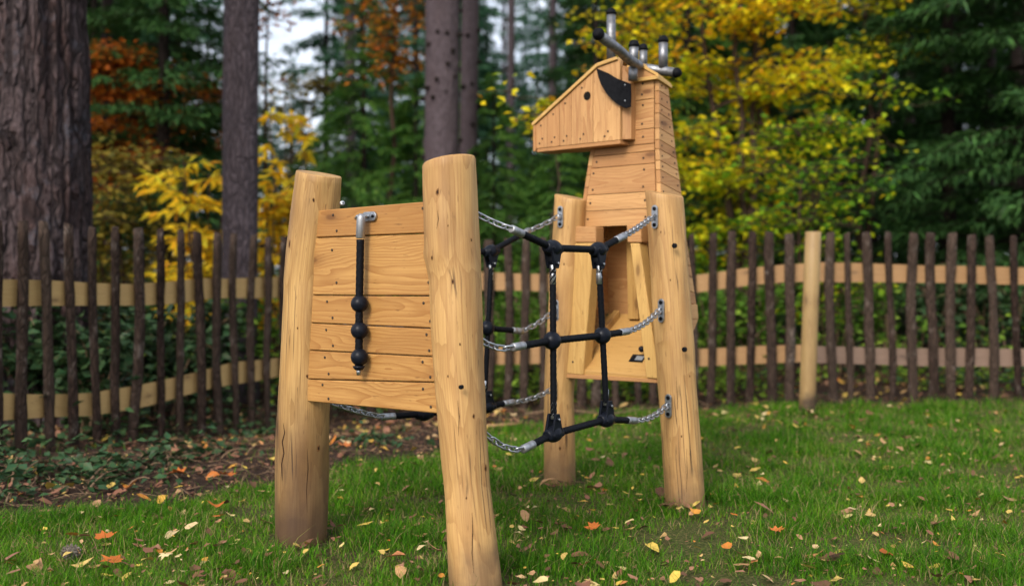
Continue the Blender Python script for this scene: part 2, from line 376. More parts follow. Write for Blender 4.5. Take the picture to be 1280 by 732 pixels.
def make_grass():
    parts = []
    for y0, y1, dens in ((2.2, 3.2, 34000), (3.2, 4.2, 25000), (4.2, 5.4, 16000), (5.4, 7.3, 8500)):
        w = y1*.53+.35; n = int(dens*(y1-y0)*2*w)
        parts.append(np.stack([rng.uniform(-w, w, n), rng.uniform(y0, y1, n)], 1))
    P = np.concatenate(parts); X, Y = P[:, 0], P[:, 1]
    patch = .5+.5*np.sin(X*3.1+2*np.sin(Y*2.3))*np.sin(Y*3.7+1.3*np.sin(X*2.9))
    patch2 = .5+.5*np.sin(X*9.1+3*np.sin(Y*6.3))*np.sin(Y*11.7+2.3*np.sin(X*7.9))
    # worn right foreground
    worn = np.exp(-((X-.9)/.7)**2-((Y-3.0)/.5)**2)*.35+np.exp(-((X-.2)/.35)**2-((Y-3.2)/.5)**2)*.25
    nz = np.array([mnoise.noise(Vector((float(a)*2.6, float(b)*3.4, 3))) for a, b in zip(np.repeat(np.arange(-60, 61)*.08, 80), np.tile(np.arange(80)*.08+1.5, 121))]).reshape(121, 80)
    patch3 = nz[np.clip(((X/.08)+60).astype(int), 0, 120), np.clip(((Y-1.5)/.08).astype(int), 0, 79)]
    patch = np.clip(.5+patch3*1.3, 0, 1)
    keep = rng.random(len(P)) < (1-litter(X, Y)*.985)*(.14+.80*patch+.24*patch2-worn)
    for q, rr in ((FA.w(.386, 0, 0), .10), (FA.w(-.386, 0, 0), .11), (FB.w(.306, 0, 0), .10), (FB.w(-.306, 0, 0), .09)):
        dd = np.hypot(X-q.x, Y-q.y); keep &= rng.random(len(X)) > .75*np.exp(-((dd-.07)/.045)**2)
    P = P[keep]; patch = patch[keep]; patch2 = patch2[keep]; n = len(P); X, Y = P[:, 0], P[:, 1]
    # tufts: pull blades toward clump centres
    P = P+rng.normal(0, .003, P.shape); X, Y = P[:, 0], P[:, 1]
    h = rng.uniform(.012, .047, n)*(.6+.6*patch)*(1+.9*(rng.random(n) < .06)); w = rng.uniform(.0006, .0015, n)*(1+.18*(Y-3))
    yaw = rng.uniform(0, 2*np.pi, n); lean = rng.uniform(.2, 1.7, n)*h
    d = np.stack([np.cos(yaw), np.sin(yaw)], 1); s = np.stack([-d[:, 1], d[:, 0]], 1)
    z0 = gz(X, Y)-.002
    V = np.zeros((n, 5, 3))
    def put(i, off, sw, hh):
        V[:, i, :2] = P+d*off[:, None]+s*(sw*w)[:, None]; V[:, i, 2] = z0+hh
    put(0, 0*h, -1, 0*h); put(1, 0*h, 1, 0*h); put(2, lean*.35, -.8, h*.6); put(3, lean*.35, .8, h*.6); put(4, lean, 0, h)
    base = np.arange(n)[:, None]*5
    T = np.stack([base+np.array([[0, 1, 3]]), base+np.array([[0, 3, 2]]), base+np.array([[2, 3, 4]])], 1).reshape(-1, 3)
    r = np.clip(rng.normal(.50, .22, n)-.25*(patch-.5), 0, .93); r = r+.10*patch2-.05; r = np.clip(r, 0, .93); r[rng.random(n) < .05+.12*(1-patch)] = 1.0
    props(quick_mesh('grass', V.reshape(-1, 3), T, 3, np.repeat(r, 3), M['grass']), 'short green lawn grass under the climbing frame', 'grass', None, 'stuff')
make_grass()

# ------------------------------------------------------------------ leaves as meshes
def outline(kind):
    if kind == 'oval': return [(0, -.5), (.22, -.32), (.31, -.02), (.22, .28), (0, .55), (-.22, .28), (-.31, -.02), (-.22, -.32)]
    if kind == 'maple': return [(0, -.5), (.12, -.3), (.42, -.32), (.33, -.1), (.55, .1), (.3, .14), (.24, .32), (.1, .25), (0, .55), (-.1, .25), (-.24, .32), (-.3, .14), (-.55, .1), (-.33, -.1), (-.42, -.32), (-.12, -.3)]
def flat_leaves(name, P, size, kind, mat, rnd, curl=.35, tilt=.35, parent=None, drop=.0):
    """curled dead leaves lying about"""
    o = np.array(outline(kind)); k = len(o); n = len(P)
    o = np.concatenate([[[0, 0]], o]); a = rng.uniform(0, 2*np.pi, n)
    L = np.zeros((n, k+1, 3)); c1 = rng.uniform(-.2, 1, n)*curl; c2 = rng.uniform(-.6, 1, n)*curl
    jit = 1+rng.uniform(-.2, .2, (n, k+1)); x = o[None, :, 0]*jit*rng.uniform(.75, 1.1, n)[:, None]; y = o[None, :, 1]*jit
    z = c1[:, None]*x**2*3.5+c2[:, None]*y**2*2.5+rng.uniform(-.06, .06, (n, k+1))
    tx = np.clip(rng.normal(0, tilt*.8, n), -.42, .42)[:, None]; ty = np.clip(rng.normal(0, tilt*.8, n), -.42, .42)[:, None]
    z = z+x*tx+y*ty
    ca, sa = np.cos(a)[:, None], np.sin(a)[:, None]
    L[..., 0] = (x*ca-y*sa); L[..., 1] = (x*sa+y*ca); L[..., 2] = z-np.minimum(z.min(1), 0)[:, None]*.8
    V = L*np.asarray(size)[:, None, None]+P[:, None, :]
    base = np.arange(n)[:, None, None]*(k+1)
    t = np.array([[0, i+1, (i+1) % k+1] for i in range(k)])[None]
    T = (base+t).reshape(-1, 3)
    return quick_mesh(name, V.reshape(-1, 3), T, 3, np.repeat(rnd, k), mat, parent)
def scatter_fallen():
    # on the lawn
    n = 6500; Y = 2.6+4.2*rng.random(n)**1.15; X = rng.uniform(-1, 1, n)*(Y*.53+.2)
    cl = .5+.5*np.sin(X*4.3+1.7*np.sin(Y*3.1))*np.sin(Y*4.9+X)
    ok = (litter(X, Y) < .5) & (rng.random(n) < .40+.6*cl**1.5); X, Y = X[ok], Y[ok]; n = len(X)
    P = np.stack([X, Y, gz(X, Y)+rng.uniform(.006, .030, n)], 1)
    props(flat_leaves('fallen_leaves', P, rng.gamma(2.6, .0085, n).clip(.008, .068), 'oval', M['litter'], rng.uniform(.2, 1, n)**.9), 'small dry tan, pink and yellow leaves fallen all over the lawn', 'leaves', None, 'stuff')
    # litter strip
    n = 26000; Y = rng.uniform(3.0, 9.5, n); X = rng.uniform(-1, 1, n)*(Y*.55+.6)
    ok = litter(X, Y) > rng.uniform(.3, .9, n); X, Y = X[ok], Y[ok]; n = len(X)
    P = np.stack([X, Y, gz(X, Y)+rng.uniform(0, .02, n)], 1)
    bigl = rng.random(n) < .07; sz = np.where(bigl, rng.uniform(.035, .075, n), rng.uniform(.008, .026, n))
    props(flat_leaves('leaf_litter', P, sz, 'oval', M['litter'], np.where(bigl, rng.uniform(.42, .95, n), rng.beta(.9, 2.0, n)), .5, .5), 'brown leaf litter piled along the foot of the picket fences', 'leaf litter', None, 'stuff')
    # fine twigs in the litter
    mb = MB()
    for i in range(1100):
        y = random.uniform(3.6, 7.6); x = random.uniform(-1, 1)*(y*.52+.2)
        if litter(np.array(x), np.array(y)) < .6: continue
        a = random.uniform(0, 6.28); l = random.uniform(.04, .22); z = float(gz(x, y))
        mb.tube([(x, y, z+random.uniform(.006, .03)), (x+math.cos(a)*l*.5, y+math.sin(a)*l*.5, z+random.uniform(.01, .04)), (x+math.cos(a+.3)*l, y+math.sin(a+.3)*l, z+random.uniform(.004, .03))], [.0022, .0018, .001], 5)
    props(mb.build('twig_litter', M['twig']), 'thin dry twigs strewn over the brown leaf litter', 'twigs', None, 'stuff')
scatter_fallen()

def single_leaf(px, py, size, kind, mat, name, label):
    Y = CAMZ*F/(py-HY); X = (px-640)/F*Y
    p = np.array([[X, Y, float(gz(X, Y))+.030]])
    props(flat_leaves(name, p, np.array([size]), kind, mat, np.array([random.random()]), .35, .2), label, 'leaf')
single_leaf(740, 672, .060, 'maple', M['leafrust'], 'fallen_leaf', 'rust red maple leaf on the lawn below the gap between tower posts')
single_leaf(972, 674, .058, 'maple', M['leafrust'], 'fallen_leaf', 'bright orange maple leaf lying on the worn lawn right of the tower')
single_leaf(140, 716, .085, 'maple', M['leafrust'], 'fallen_leaf', 'big orange brown leaf in the bottom left corner of the lawn')
single_leaf(132, 684, .07, 'maple', M['leafrust'], 'fallen_leaf', 'dark red leaf just behind the big orange leaf in the lawn corner')
single_leaf(270, 640, .06, 'maple', M['leafrust'], 'fallen_leaf', 'red maple leaf lying where the grass meets the brown litter')
single_leaf(85, 707, .036, 'oval', M['leafyellow'], 'fallen_leaf', 'yellow leaf standing in the grass next to the pine cone')
single_leaf(207, 712, .045, 'maple', M['leafyellow'], 'fallen_leaf', 'pale yellow leaf left of the foot of the stained log post')
single_leaf(1108, 703, .06, 'oval', M['leafrust'], 'fallen_leaf', 'long curled tan leaf near the lower right of the lawn')
single_leaf(1044, 710, .055, 'oval', M['litter'], 'fallen_leaf', 'greyish pink leaf beside the long curled tan leaf')
single_leaf(730, 716, .035, 'oval', M['leafrust'], 'fallen_leaf', 'small orange leaf right of the foot of the thick front log post')
single_leaf(222, 597, .085, 'maple', M['leafrust'], 'fallen_leaf', 'large dusty red maple leaf on the brown litter below the left fence')
single_leaf(283, 600, .080, 'maple', M['leafrust'], 'fallen_leaf', 'red maple leaf on the litter just left of the stained front log')
single_leaf(430, 562, .090, 'maple', M['leafrust'], 'fallen_leaf', 'orange maple leaf on the litter seen under the plank panel')
single_leaf(270, 655, .05, 'oval', M['leafrust'], 'fallen_leaf', 'small rust leaf in the grass nearer than the maple leaf at the litter edge')
single_leaf(478, 665, .033, 'oval', M['leafyellow'], 'fallen_leaf', 'yellow leaf on the grass midway between the two front log posts')
single_leaf(528, 657, .033, 'oval', M['leafyellow'], 'fallen_leaf', 'orange yellow leaf close to the left side of the thick front post')
single_leaf(492, 710, .075, 'oval', M['leafrust'], 'fallen_leaf', 'large curled brown leaf in front of the gap under the plank panel')
single_leaf(937, 712, .05, 'oval', M['leafyellow'], 'fallen_leaf', 'cream and brown curled leaf in the worn grass patch')
single_leaf(1192, 660, .033, 'oval', M['leafyellow'], 'fallen_leaf', 'lone cream leaf far to the right on the dark lawn')
single_leaf(850, 552, .05, 'oval', M['leafyellow'], 'fallen_leaf', 'pale leaf in the grass behind the right tower post')

def pine_cone():
    Y = CAMZ*F/(703-HY); X = (88-640)/F*Y; z = float(gz(X, Y))+.03
    mb = MB()
    ax = Vector((.8, -.3, .1)).normalized(); c = Vector((X, Y, z))
    mb.lathe(c-ax*.028, ax, [(0, .004), (.01, .013), (.025, .016), (.045, .011), (.056, .003)], 12)
    x = ax.cross(Vector((0, 0, 1))).normalized(); y = ax.cross(x)
    for i in range(60):
        t = i/60; a = i*2.4; r = .016*math.sin(math.pi*(.12+.8*t))+.002; d = x*math.cos(a)+y*math.sin(a)
        p = c-ax*.028+ax*(.056*t)+d*r; s = d.cross(ax)
        mb.add([p-s*.005, p+s*.005, p+d*.007+s*.004+ax*.003, p+d*.007-s*.004+ax*.003, p+d*.002+ax*.006], [(0, 1, 2, 3), (3, 2, 4), (0, 3, 4), (1, 4, 2)])
    props(mb.build('pine_cone', M['cone']), 'open grey brown pine cone lying in the grass', 'pine cone')
pine_cone()
def stick():
    mb = MB(); y = 6.35
    pts = [at(598, 519, 6.1), at(622, 524, 6.15), at(652, 526, 6.2)]
    for p in pts: p.z = float(gz(p.x, p.y))+.03
    mb.tube(pts, [.014, .012, .008], 8)
    props(mb.build('fallen_stick', M['rail']), 'pale dead stick lying on the litter behind the rope net', 'stick')
    mb = MB(); pts = [at(655, 520, 6.7), at(700, 512, 6.75), at(760, 516, 6.6), at(832, 503, 6.7)]
    for i, p in enumerate(pts): p.z = float(gz(p.x, p.y))+.03+.03*(i % 2)
    mb.tube(pts, [.006, .006, .005, .003], 6)
    props(mb.build('fallen_branch', M['twig']), 'thin bare branch lying behind the tower legs', 'branch')
stick()

# ------------------------------------------------------------------ posts
def log_post(name, fr, prof, ztop, slant, parent, mat, seed, v=0.0, bulge=(), marks=()):
    """prof: (px_left, px_right, py) edges seen in the photo, turned into axis and radius at depth v"""
    pr = []
    for a, b, y in prof:
        u, z = fr.hit((a+b)/2, y, v); YY = (fr.o+fr.u*u+fr.v*v).y
        pr.append((z, u, (b-a)/2*YY/F))
    pr.sort(); zz = [p[0] for p in pr]; uu = [p[1] for p in pr]; rr = [p[2] for p in pr]
    z0 = -.06; n, m = 56, 96; vs = []; gs = []
    for j in range(m+1):
        t = j/m if j < m-1 else (.9965 if j == m-1 else 1); z = z0+(ztop-z0)*t
        u = np.interp(z, zz, uu); r = np.interp(z, zz, rr)
        if z < zz[0]: u = uu[0]+(zz[0]-z)*(uu[0]-uu[1])/(zz[1]-zz[0])
        for k in range(n):
            a = 2*math.pi*k/n
            q = mnoise.noise(Vector((math.cos(a)*.9, math.sin(a)*.9, z*2.2+seed)))*.045+mnoise.noise(Vector((math.cos(a)*2.2, math.sin(a)*2.2, z*6+seed)))*.046+mnoise.noise(Vector((math.cos(a)*6, math.sin(a)*6, z*11+seed)))*.012
            rad = r*(1+q)
            for bz, ba, bs, bw in bulge:
                da = math.atan2(math.sin(a-ba), math.cos(a-ba)); rad += bs*math.exp(-((z-bz)/bw)**2-(da/.35)**2)
            rad *= .968 if j == m else 1
            du, dv = math.cos(a)*rad, math.sin(a)*rad
            zt = z+(slant*du/r*.016)*t**12
            p = fr.w(u+du, v+dv, zt); vs.append(p); gs.append((z*.8+seed, du*1.0, dv*1.0))
    fs = [(j*n+k, j*n+(k+1) % n, (j+1)*n+(k+1) % n, (j+1)*n+k) for j in range(m) for k in range(n)]
    fs.append(tuple(m*n+k for k in range(n)))
    mb = MB(); mb.add(vs, fs, gs, .3, True)
    mb.sm[-1] = False
    if marks:                                # knots and drying cracks laid into the surface
        from mathutils.bvhtree import BVHTree
        bv = BVHTree.FromPolygons([Vector(q) for q in mb.v], [list(f) for f in mb.f]); cam = Vector((0, 0, CAMZ))
        def hit(px, py):
            h = bv.ray_cast(cam, (at(px, py, 1)-cam).normalized()); return h[0], h[1]
        rk = random.Random(int(seed*7))
        for mk in marks:
            if mk[0] == 'k':
                p, nn = hit(mk[1], mk[2])
                if p is None: continue
                x = Vector((0, 0, 1)); x = (x-nn*x.dot(nn)).normalized(); y = nn.cross(x); r0 = mk[3]*rk.choice((.6, .8, 1, 1.5))
                for rr, lift, mi in ((1.0, .0004, 1), (.52, .0008, 2)):
                    ring = []
                    for k in range(14):
                        a = 6.2832*k/14; q = p+(x*math.cos(a)*1.5+y*math.sin(a)*.8)*r0*rr*rk.uniform(.8, 1.15)+nn*.03
                        h = bv.ray_cast(q, -nn); ring.append((h[0] if h[0] else q-nn*.03)+nn*lift)
                    mb.add([p+nn*lift]+ring, [(0, k+1, (k+1) % 14+1) for k in range(14)], None, .5, True, mi)
            else:
                Lp = []
                for i, (a, b) in enumerate(mk[1:-1]):
                    p, nn = hit(a, b)
                    if p is None: continue
                    y = nn.cross(Vector((0, 0, 1))).normalized(); w = mk[-1]*(.25 if i in (0, len(mk)-3) else rk.uniform(.7, 1.3))
                    Lp += [p-y*w+nn*.0006, p+y*w+nn*.0006]
                mb.add(Lp, [(2*i, 2*i+1, 2*i+3, 2*i+2) for i in range(len(Lp)//2-1)], None, .5, True, 2)
    return mb.build(name, mat, parent, (M['knotring'], M['knot']) if marks else ())

def screw_mesh():
    mb = MB(); mb.lathe((0, 0, -.001), (0, 0, 1), [(0, .0045), (.0016, .0045), (.0022, .003), (.0018, .0012)], 8)
    me_o = mb.build('screw', M['screw']); me = me_o.data; bpy.data.objects.remove(me_o); return me
SCREW = screw_mesh()
def screw(p, nrm, parent, s=1.0):
    o = bpy.data.objects.new('screw', SCREW); COL.objects.link(o); o.parent = parent
    off = Vector((0, 0, 0)); q = parent
    while q is not None: off += Vector(q.location); q = q.parent
    o.location = Vector(p)-off; o.rotation_euler = Vector(nrm).to_track_quat('Z', 'Y').to_euler(); o.scale = (s, s, s)

def chain(mb, pts, pitch=.0265, wire=.0033, L=.0188, Wd=.0092, flip=0):
    """stadium links along a polyline"""
    pts = [Vector(p) for p in pts]; seg = [0]
    for a, b in zip(pts, pts[1:]): seg.append(seg[-1]+(b-a).length)
    tot = seg[-1]; n = max(1, round(tot/pitch)); pit = tot/n
    def P(s):
        s = min(max(s, 0), tot)
        for i in range(len(pts)-1):
            if s <= seg[i+1]: return pts[i].lerp(pts[i+1], (s-seg[i])/(seg[i+1]-seg[i]))
        return pts[-1]
    for i in range(n):
        c = P((i+.5)*pit); t = (P((i+1)*pit)-P(i*pit)).normalized()
        x = t.cross(Vector((0, 0, 1))).normalized(); y = t.cross(x); ang = .7+(i % 2)*math.pi/2
        w = x*math.cos(ang)+y*math.sin(ang); nn = t.cross(w)
        vs = []; K = 14; Q = 6
        for k in range(K):
            a = 2*math.pi*k/K; cx, cy = math.cos(a), math.sin(a)
            core = t*((L-Wd)*(1 if cx > 0 else -1)+Wd*cx)+w*(Wd*cy); dr = (t*cx+w*cy).normalized()
            for q in range(Q):
                b = 2*math.pi*q/Q; vs.append(c+core+dr*(wire*math.cos(b))+nn*(wire*math.sin(b)))
        fs = [(k*Q+q, k*Q+(q+1) % Q, ((k+1) % K)*Q+(q+1) % Q, ((k+1) % K)*Q+q) for k in range(K) for q in range(Q)]
        mb.add(vs, fs, None, .5, True)
def sag(a, b, d, n=8):
    a, b = Vector(a), Vector(b); return [a.lerp(b, i/n)-Vector((0, 0, d*4*(i/n)*(1-i/n))) for i in range(n+1)]
def rope_tube(mb, pts, r=.0098):
    """laid rope: tube with twisted strands"""
    P = []
    pts = [Vector(p) for p in pts]
    for a, b in zip(pts, pts[1:]):
        n = max(2, int((b-a).length/.006)); P += [a.lerp(b, i/n) for i in range(n)]
    P.append(pts[-1]); n = 14; vs = []
    t = (P[1]-P[0]).normalized(); x = t.cross(Vector((.3, .2, 1))).normalized(); L = 0
    for i, p in enumerate(P):
        t = (P[min(i+1, len(P)-1)]-P[max(i-1, 0)]).normalized(); x = (x-t*x.dot(t)).normalized(); y = t.cross(x)
        if i: L += (p-P[i-1]).length
        for k in range(n):
            a = 2*math.pi*k/n; rr = r*(1+.15*abs(math.cos(2*a-L*170))-.07); vs.append(p+(x*math.cos(a)+y*math.sin(a))*rr)
    fs = [(i*n+k, i*n+(k+1) % n, (i+1)*n+(k+1) % n, (i+1)*n+k) for i in range(len(P)-1) for k in range(n)]
    fs += [tuple(range(n))[::-1], tuple((len(P)-1)*n+k for k in range(n))]
    mb.add(vs, fs, None, .5, True)
def ferrule(p, d, ln, parent, r=.0125, mat='alu'):
    mb = MB(); mb.lathe(p, d, [(0, r*.75), (.002, r), (ln*.33, r*1.0), (ln*.36, r*.94), (ln*.42, r*.94), (ln*.45, r), (ln-.002, r), (ln, r*.75)], 16)
    return mb.build('ferrule', M[mat], parent)

# ------------------------------------------------------------------ front end: two log posts and a plank panel
fe = empty('panel_frame', FA.w(0, 0, 0), 'plank panel held between two leaning peeled log posts, hind end of the wooden climbing animal', 'climbing frame')
log_post('post', FA, [(371, 428, 217), (364, 424, 270), (355, 416, 350), (350, 412, 460), (345, 410, 580), (344, 409, 675)], 1.187, -1, fe, M['post'], 3.1, marks=[('c', (354, 528), (356, 540), (353, 552), (355, 566), (352, 580), (353, 600), .0022), ('c', (361, 285), (360, 300), (362, 316), .0012), ('k', 362, 305, .006), ('k', 384, 470, .005), ('k', 398, 560, .005), ('k', 392, 250, .005), ('k', 372, 410, .004), ('c', (384, 560), (385, 585), (383, 612), (384, 640), .0011)])['label'] = 'left log post, stained dark towards the ground with a long crack'
log_post('post', FA, [(527.5, 595, 203), (529, 598, 285), (530.5, 600, 320), (536, 601, 348), (541, 605, 460), (555, 613, 600), (563, 629, 732)], 1.187, 1, fe, M['postc'], 8.7, 0, [(.925, math.pi*1.12, .006, .02)], [('k', 547, 240, .007), ('k', 540, 322, .006), ('k', 566, 352, .005), ('k', 589, 300, .006), ('k', 575, 430, .005), ('k', 592, 520, .006), ('k', 583, 622, .005), ('k', 607, 585, .004), ('k', 560, 282, .004), ('k', 560, 470, .005), ('c', (547, 262), (548, 274), (546, 286), .0012), ('c', (590, 640), (591, 665), (590, 690), (592, 715), .0013), ('c', (572, 500), (574, 520), (573, 545), .0010)])['label'] = 'thick clean log post nearest the camera'
# panel front plane at v=-.04
PL = [(402, 262, 560, 249), (400, 297, 560, 290.5), (398, 369, 560, 370), (396, 404, 565, 411.5), (394, 438, 565, 447), (392, 474, 568, 478.5), (392, 502.5, 568, 519)]
pn = MB(); VF, VB = -.042, -.008
lines = []
for a, ya, b, yb in PL:
    ua, za = FA.hit(a, ya, VF); ub, zb = FA.hit(b, yb, VF); lines.append((ua, za, ub, zb))
uL = FA.hit(396, 400, VF)[0]; holes = []
for i in range(6):
    t, q = lines[i], lines[i+1]; g = .0016
    uls = (t[0]-.03, q[0]-.03); urs = .345+i*.003
    def zz(l, u): return l[1]+(l[3]-l[1])*(u-l[0])/(l[2]-l[0])
    lay = random.uniform(-.0012, .0012)
    f = [FA.w(uls[1], VF+lay, zz(q, uls[1])+g), FA.w(urs, VF+lay, zz(q, urs)+g), FA.w(urs, VF+lay, zz(t, urs)-g), FA.w(uls[0], VF+lay, zz(t, uls[0])-g)]
    b = [p+FA.v*(VB-VF) for p in f]
    pn.plank(f, b, FA.u, .0028)
    for uu in (t[0]+.05, .22 if i else .22):
        hgt = zz(t, uu)-zz(q, uu)
        holes.append((uu+random.uniform(-.01, .01), zz(q, uu)+hgt*.78, lay)); holes.append((uu+random.uniform(.015, .03), zz(q, uu)+hgt*.22, lay))
panel = pn.build('panel', M['panel'], fe)
for u, z, l in holes: screw(FA.w(u, VF+l-.0005, z), -FA.v, panel)
# the end grain hollow and bolt holes on the near post
def plug(p, nrm, parent, r=.009, name='bolt_cap', mat='rubber'):
    mb = MB(); mb.lathe(Vector(p)-Vector(nrm)*.006, nrm, [(0, r), (.008, r), (.010, r*.8), (.0085, r*.5), (.004, r*.3)], 14)
    return mb.build(name, M[mat], parent)
def on_post(fr, px, py, v): return fr.hw(px, py, v)
plug(on_post(FA, 576, 483.5, -.068), -FA.v, fe, .006)
plug(on_post(FA, 428, 254, .0), Vector((.3, -.9, 0)).normalized(), fe, .008, 'bolt_cap', 'zinc')

# hanging rope on the panel
def hw(px, py, v=VF): return FA.hw(px, py, v)
hr = empty('hanging_rope', hw(449, 270), 'short black rope with three black balls hanging on the plank panel like a tail', 'rope')
mb = MB()
p0 = hw(444, 272, VF-.003); p1 = hw(473, 270, VF-.003); up = Vector((0, 0, 1))
def stadium_plate(c, ax, nrm, ln, wd, th, mb):
    ax = Vector(ax).normalized(); nrm = Vector(nrm).normalized(); sd_ = nrm.cross(ax)
    prof = []
    for k in range(24):
        a = 2*math.pi*k/24; prof.append(ax*((ln-wd)/2*(1 if math.cos(a) > 0 else -1)+wd/2*math.cos(a))+sd_*(wd/2*math.sin(a)))
    fr_ = [Vector(c)+q+nrm*th for q in prof]; bk = [Vector(c)+q for q in prof]
    mb.plank(fr_, bk, ax, .0008)
c = hw(463, 270.5, VF-.0005)
stadium_plate(c, FA.u, -FA.v, .062, .028, .007, mb)
mb.tube([c-FA.v*.006+FA.u*.0, c-FA.v*.02-FA.u*.008, c-FA.v*.032-FA.u*.022, c-FA.v*.026-FA.u*.036+Vector((0, 0, -.006))], .005, 10)
mb.build('bracket', M['zinc'], hr)
for du in (.018, -.008): plug(c+FA.u*du-FA.v*.0075, -FA.v, hr, .0048, 'bolt', 'rubber')
rp = hw(449.5, 297, VF-.030)
def dn(py, px=449.3): return hw(px, py, VF-.030)
mb = MB(); mb.lathe(dn(298, 450.5), dn(268, 451.5)-dn(298, 450.5), [(0, .0115), (.003, .0135), (.055, .0135), (.064, .0125), (.074, .006)], 16)
mb.build('ferrule', M['alu'], hr)
mb = MB(); rope_tube(mb, [dn(299, 450.5), dn(340, 449.8), dn(380, 449), dn(460, 448.5)], .0112); mb.build('rope', M['rope'], hr)
for y in (379.5, 413, 446):
    mb = MB(); mb.ball(dn(y, 449.3), .0262, 24); mb.build('ball', M['plastic'], hr)
mb = MB(); mb.lathe(dn(457, 448.5), (0, 0, -1), [(0, .019), (.006, .016), (.012, .012)], 16); mb.build('stopper', M['plastic'], hr)
mb = MB(); mb.lathe(dn(460, 448.5), (0, 0, -1), [(0, .0075), (.02, .0075), (.021, .003)], 12); mb.build('end_ferrule', M['zinc'], hr)

# ------------------------------------------------------------------ tower
tw = empty('deer_tower', FB.w(0, 0, 0), 'wooden animal with planked neck and head and pipe antlers between two log posts', 'play tower')
log_post('post', FB, [(693, 733, 246), (690, 731, 300), (684, 727, 400), (680, 718, 490), (680, 719, 600)], 1.180, -1, tw, M['postc'], 14.3, marks=[('k', 705, 330, .005), ('k', 699, 430, .005), ('k', 700, 560, .006), ('c', (706, 520), (707, 545), (706, 570), .0011)])
log_post('post', FB, [(806, 854, 243), (811, 859, 310), (815, 864, 380), (822, 870, 470), (832, 881, 628)], 1.172, -1, tw, M['postc'], 19.9, 0, [(.62, math.pi*1.5, .003, .02)], [('k', 838, 350, .005), ('k', 852, 545, .006), ('k', 862, 470, .004), ('c', (845, 470), (847, 500), (846, 530), .0012), ('c', (858, 560), (859, 590), (858, 615), .0013), ('k', 826, 290, .004)])

def bracket(fr, px, py, v, parent):
    mb = MB(); c = fr.hw(px, py, v)
    stadium_plate(c, (0, 0, 1), -fr.v, .088, .027, .006, mb)
    # eye ring in the middle
    ring = [c-fr.v*(.006+.011*math.sin(math.pi*i/8))+Vector((0, 0, .011*math.cos(math.pi*i/8))) for i in range(9)]
    mb.tube(ring, .0035, 8)
    o = mb.build('chain_bracket', M['zinc'], parent)
    for dz in (.03, -.03):
        b = MB(); b.lathe(c+Vector((0, 0, dz))-fr.v*.005, -fr.v, [(0, .0075), (.003, .0075), (.005, .006), (.004, .002)], 12)
        b.build('bolt', M['rubber'], o)
    return c-fr.v*.018
RB = .073
bk = {}
for key, px, py, v in (('n1', 819, 271, -.0765), ('n2', 827, 388, -.0765), ('n3', 836, 507, -.0765), ('f1', 701, 271, -.065), ('f2', 696, 388, -.064), ('f3', 693, 486, -.062)):
    bk[key] = bracket(FB, px, py, v, tw)
plug(FB.hw(843, 307, -.068), (FB.u*.25-FB.v).normalized(), tw, .0095)
plug(FB.hw(855.5, 436.5, -.068), (FB.u*.25-FB.v).normalized(), tw, .0095)

# neck front (above the opening)
ZF = [1.627, 1.543, 1.429, 1.370, 1.341, 1.293, 1.185, 1.120, 1.056]
NV = .03
def ul(z): return float(np.interp(z, [.46, 1.06, 1.12, 1.35, 1.45, 1.63], [-.255, -.212, -.20, -.155, -.12, -.07]))
def ur(z): return float(np.interp(z, [.46, 1.06, 1.35, 1.63], [.205, .150, .138, .137]))
def vback(z): return float(np.interp(z, [.70, .75, 1.15, 1.28, 1.63], [.25, .24, .187, .163, .09]))
mb = MB(); scr = []
for i in range(len(ZF)-1):
    zt, zb = ZF[i]-.0009, ZF[i+1]+.0009; l = random.uniform(-.001, .001)
    f = [FB.w(ul(zb), NV+l, zb), FB.w(ur(zb), NV+l, zb), FB.w(ur(zt), NV+l, zt), FB.w(ul(zt), NV+l, zt)]
    mb.plank(f, [p+FB.v*.022 for p in f], FB.u, .0014)
    zm = (zt+zb)/2
    for uu in (ul(zm)+.022, ur(zm)-.05):
        if zt-zb > .08: scr += [(uu, NV+l, zt-.02), (uu-.004, NV+l, zb+.02)]
        elif zt-zb > .04: scr += [(uu, NV+l, zm)]
fr_o = mb.build('front_panel', M['deer'], tw)
for u, v, z in scr: screw(FB.w(u, v-.0005, z), -FB.v, fr_o, 1.05)
# sides: planks sloping down to the back
def side_panel(ufun, sgn, name):
    mb = MB(); sc = []
    zs = [1.622]; rs = random.Random(5)
    while zs[-1] > .52: zs.append(zs[-1]-rs.choice([.036, .044, .05, .058]))
    def top(v, z0): return z0-(v-NV)*.24
    for i in range(len(zs)-1):
        z1, z0 = zs[i]-.0008, zs[i+1]+.0008
        v0 = NV+.003 if z1 > 1.07 else -.012
        def vb(z):
            b = vback(max(z, .70))
            if z < .70: b = float(np.interp(z, [.46, .70], [.04, .25]))
            return b
        q = []
        for z in (z0, z1):
            # back end found along the sloping line
            v = vb(z)
            for _ in range(6): v = vb(z-(v-NV)*.24) if z > .78 else vb(z)
            q.append(v)
        sl0 = .24 if z1 > .78 else 0
        P = lambda v, z: FB.w(ufun(z)+sgn*.0005, v, z-(v-NV)*sl0)
        f = [P(v0, z0), P(max(q[0], v0+.03), z0), P(max(q[1], v0+.03), z1), P(v0, z1)]
        if i and zs[i] > .78 and sl0 == 0: pass
        mb.plank(f, [p-FB.u*(sgn*.02) for p in f], FB.v, .0011)
        for v in (v0+.018, q[1]-.018): sc.append((v, (z0+z1)/2-(v-NV)*sl0))
    o = mb.build(name, M['deer'], tw)
    for v, z in sc:
        if sgn > 0 and z > .95: screw(FB.w(ufun(z)+.001, v, z), FB.u, o, .8)
    return o
side_panel(lambda z: ur(z)+.0225, 1, 'side_panel'); side_panel(lambda z: ul(z)-.0225, -1, 'side_panel')
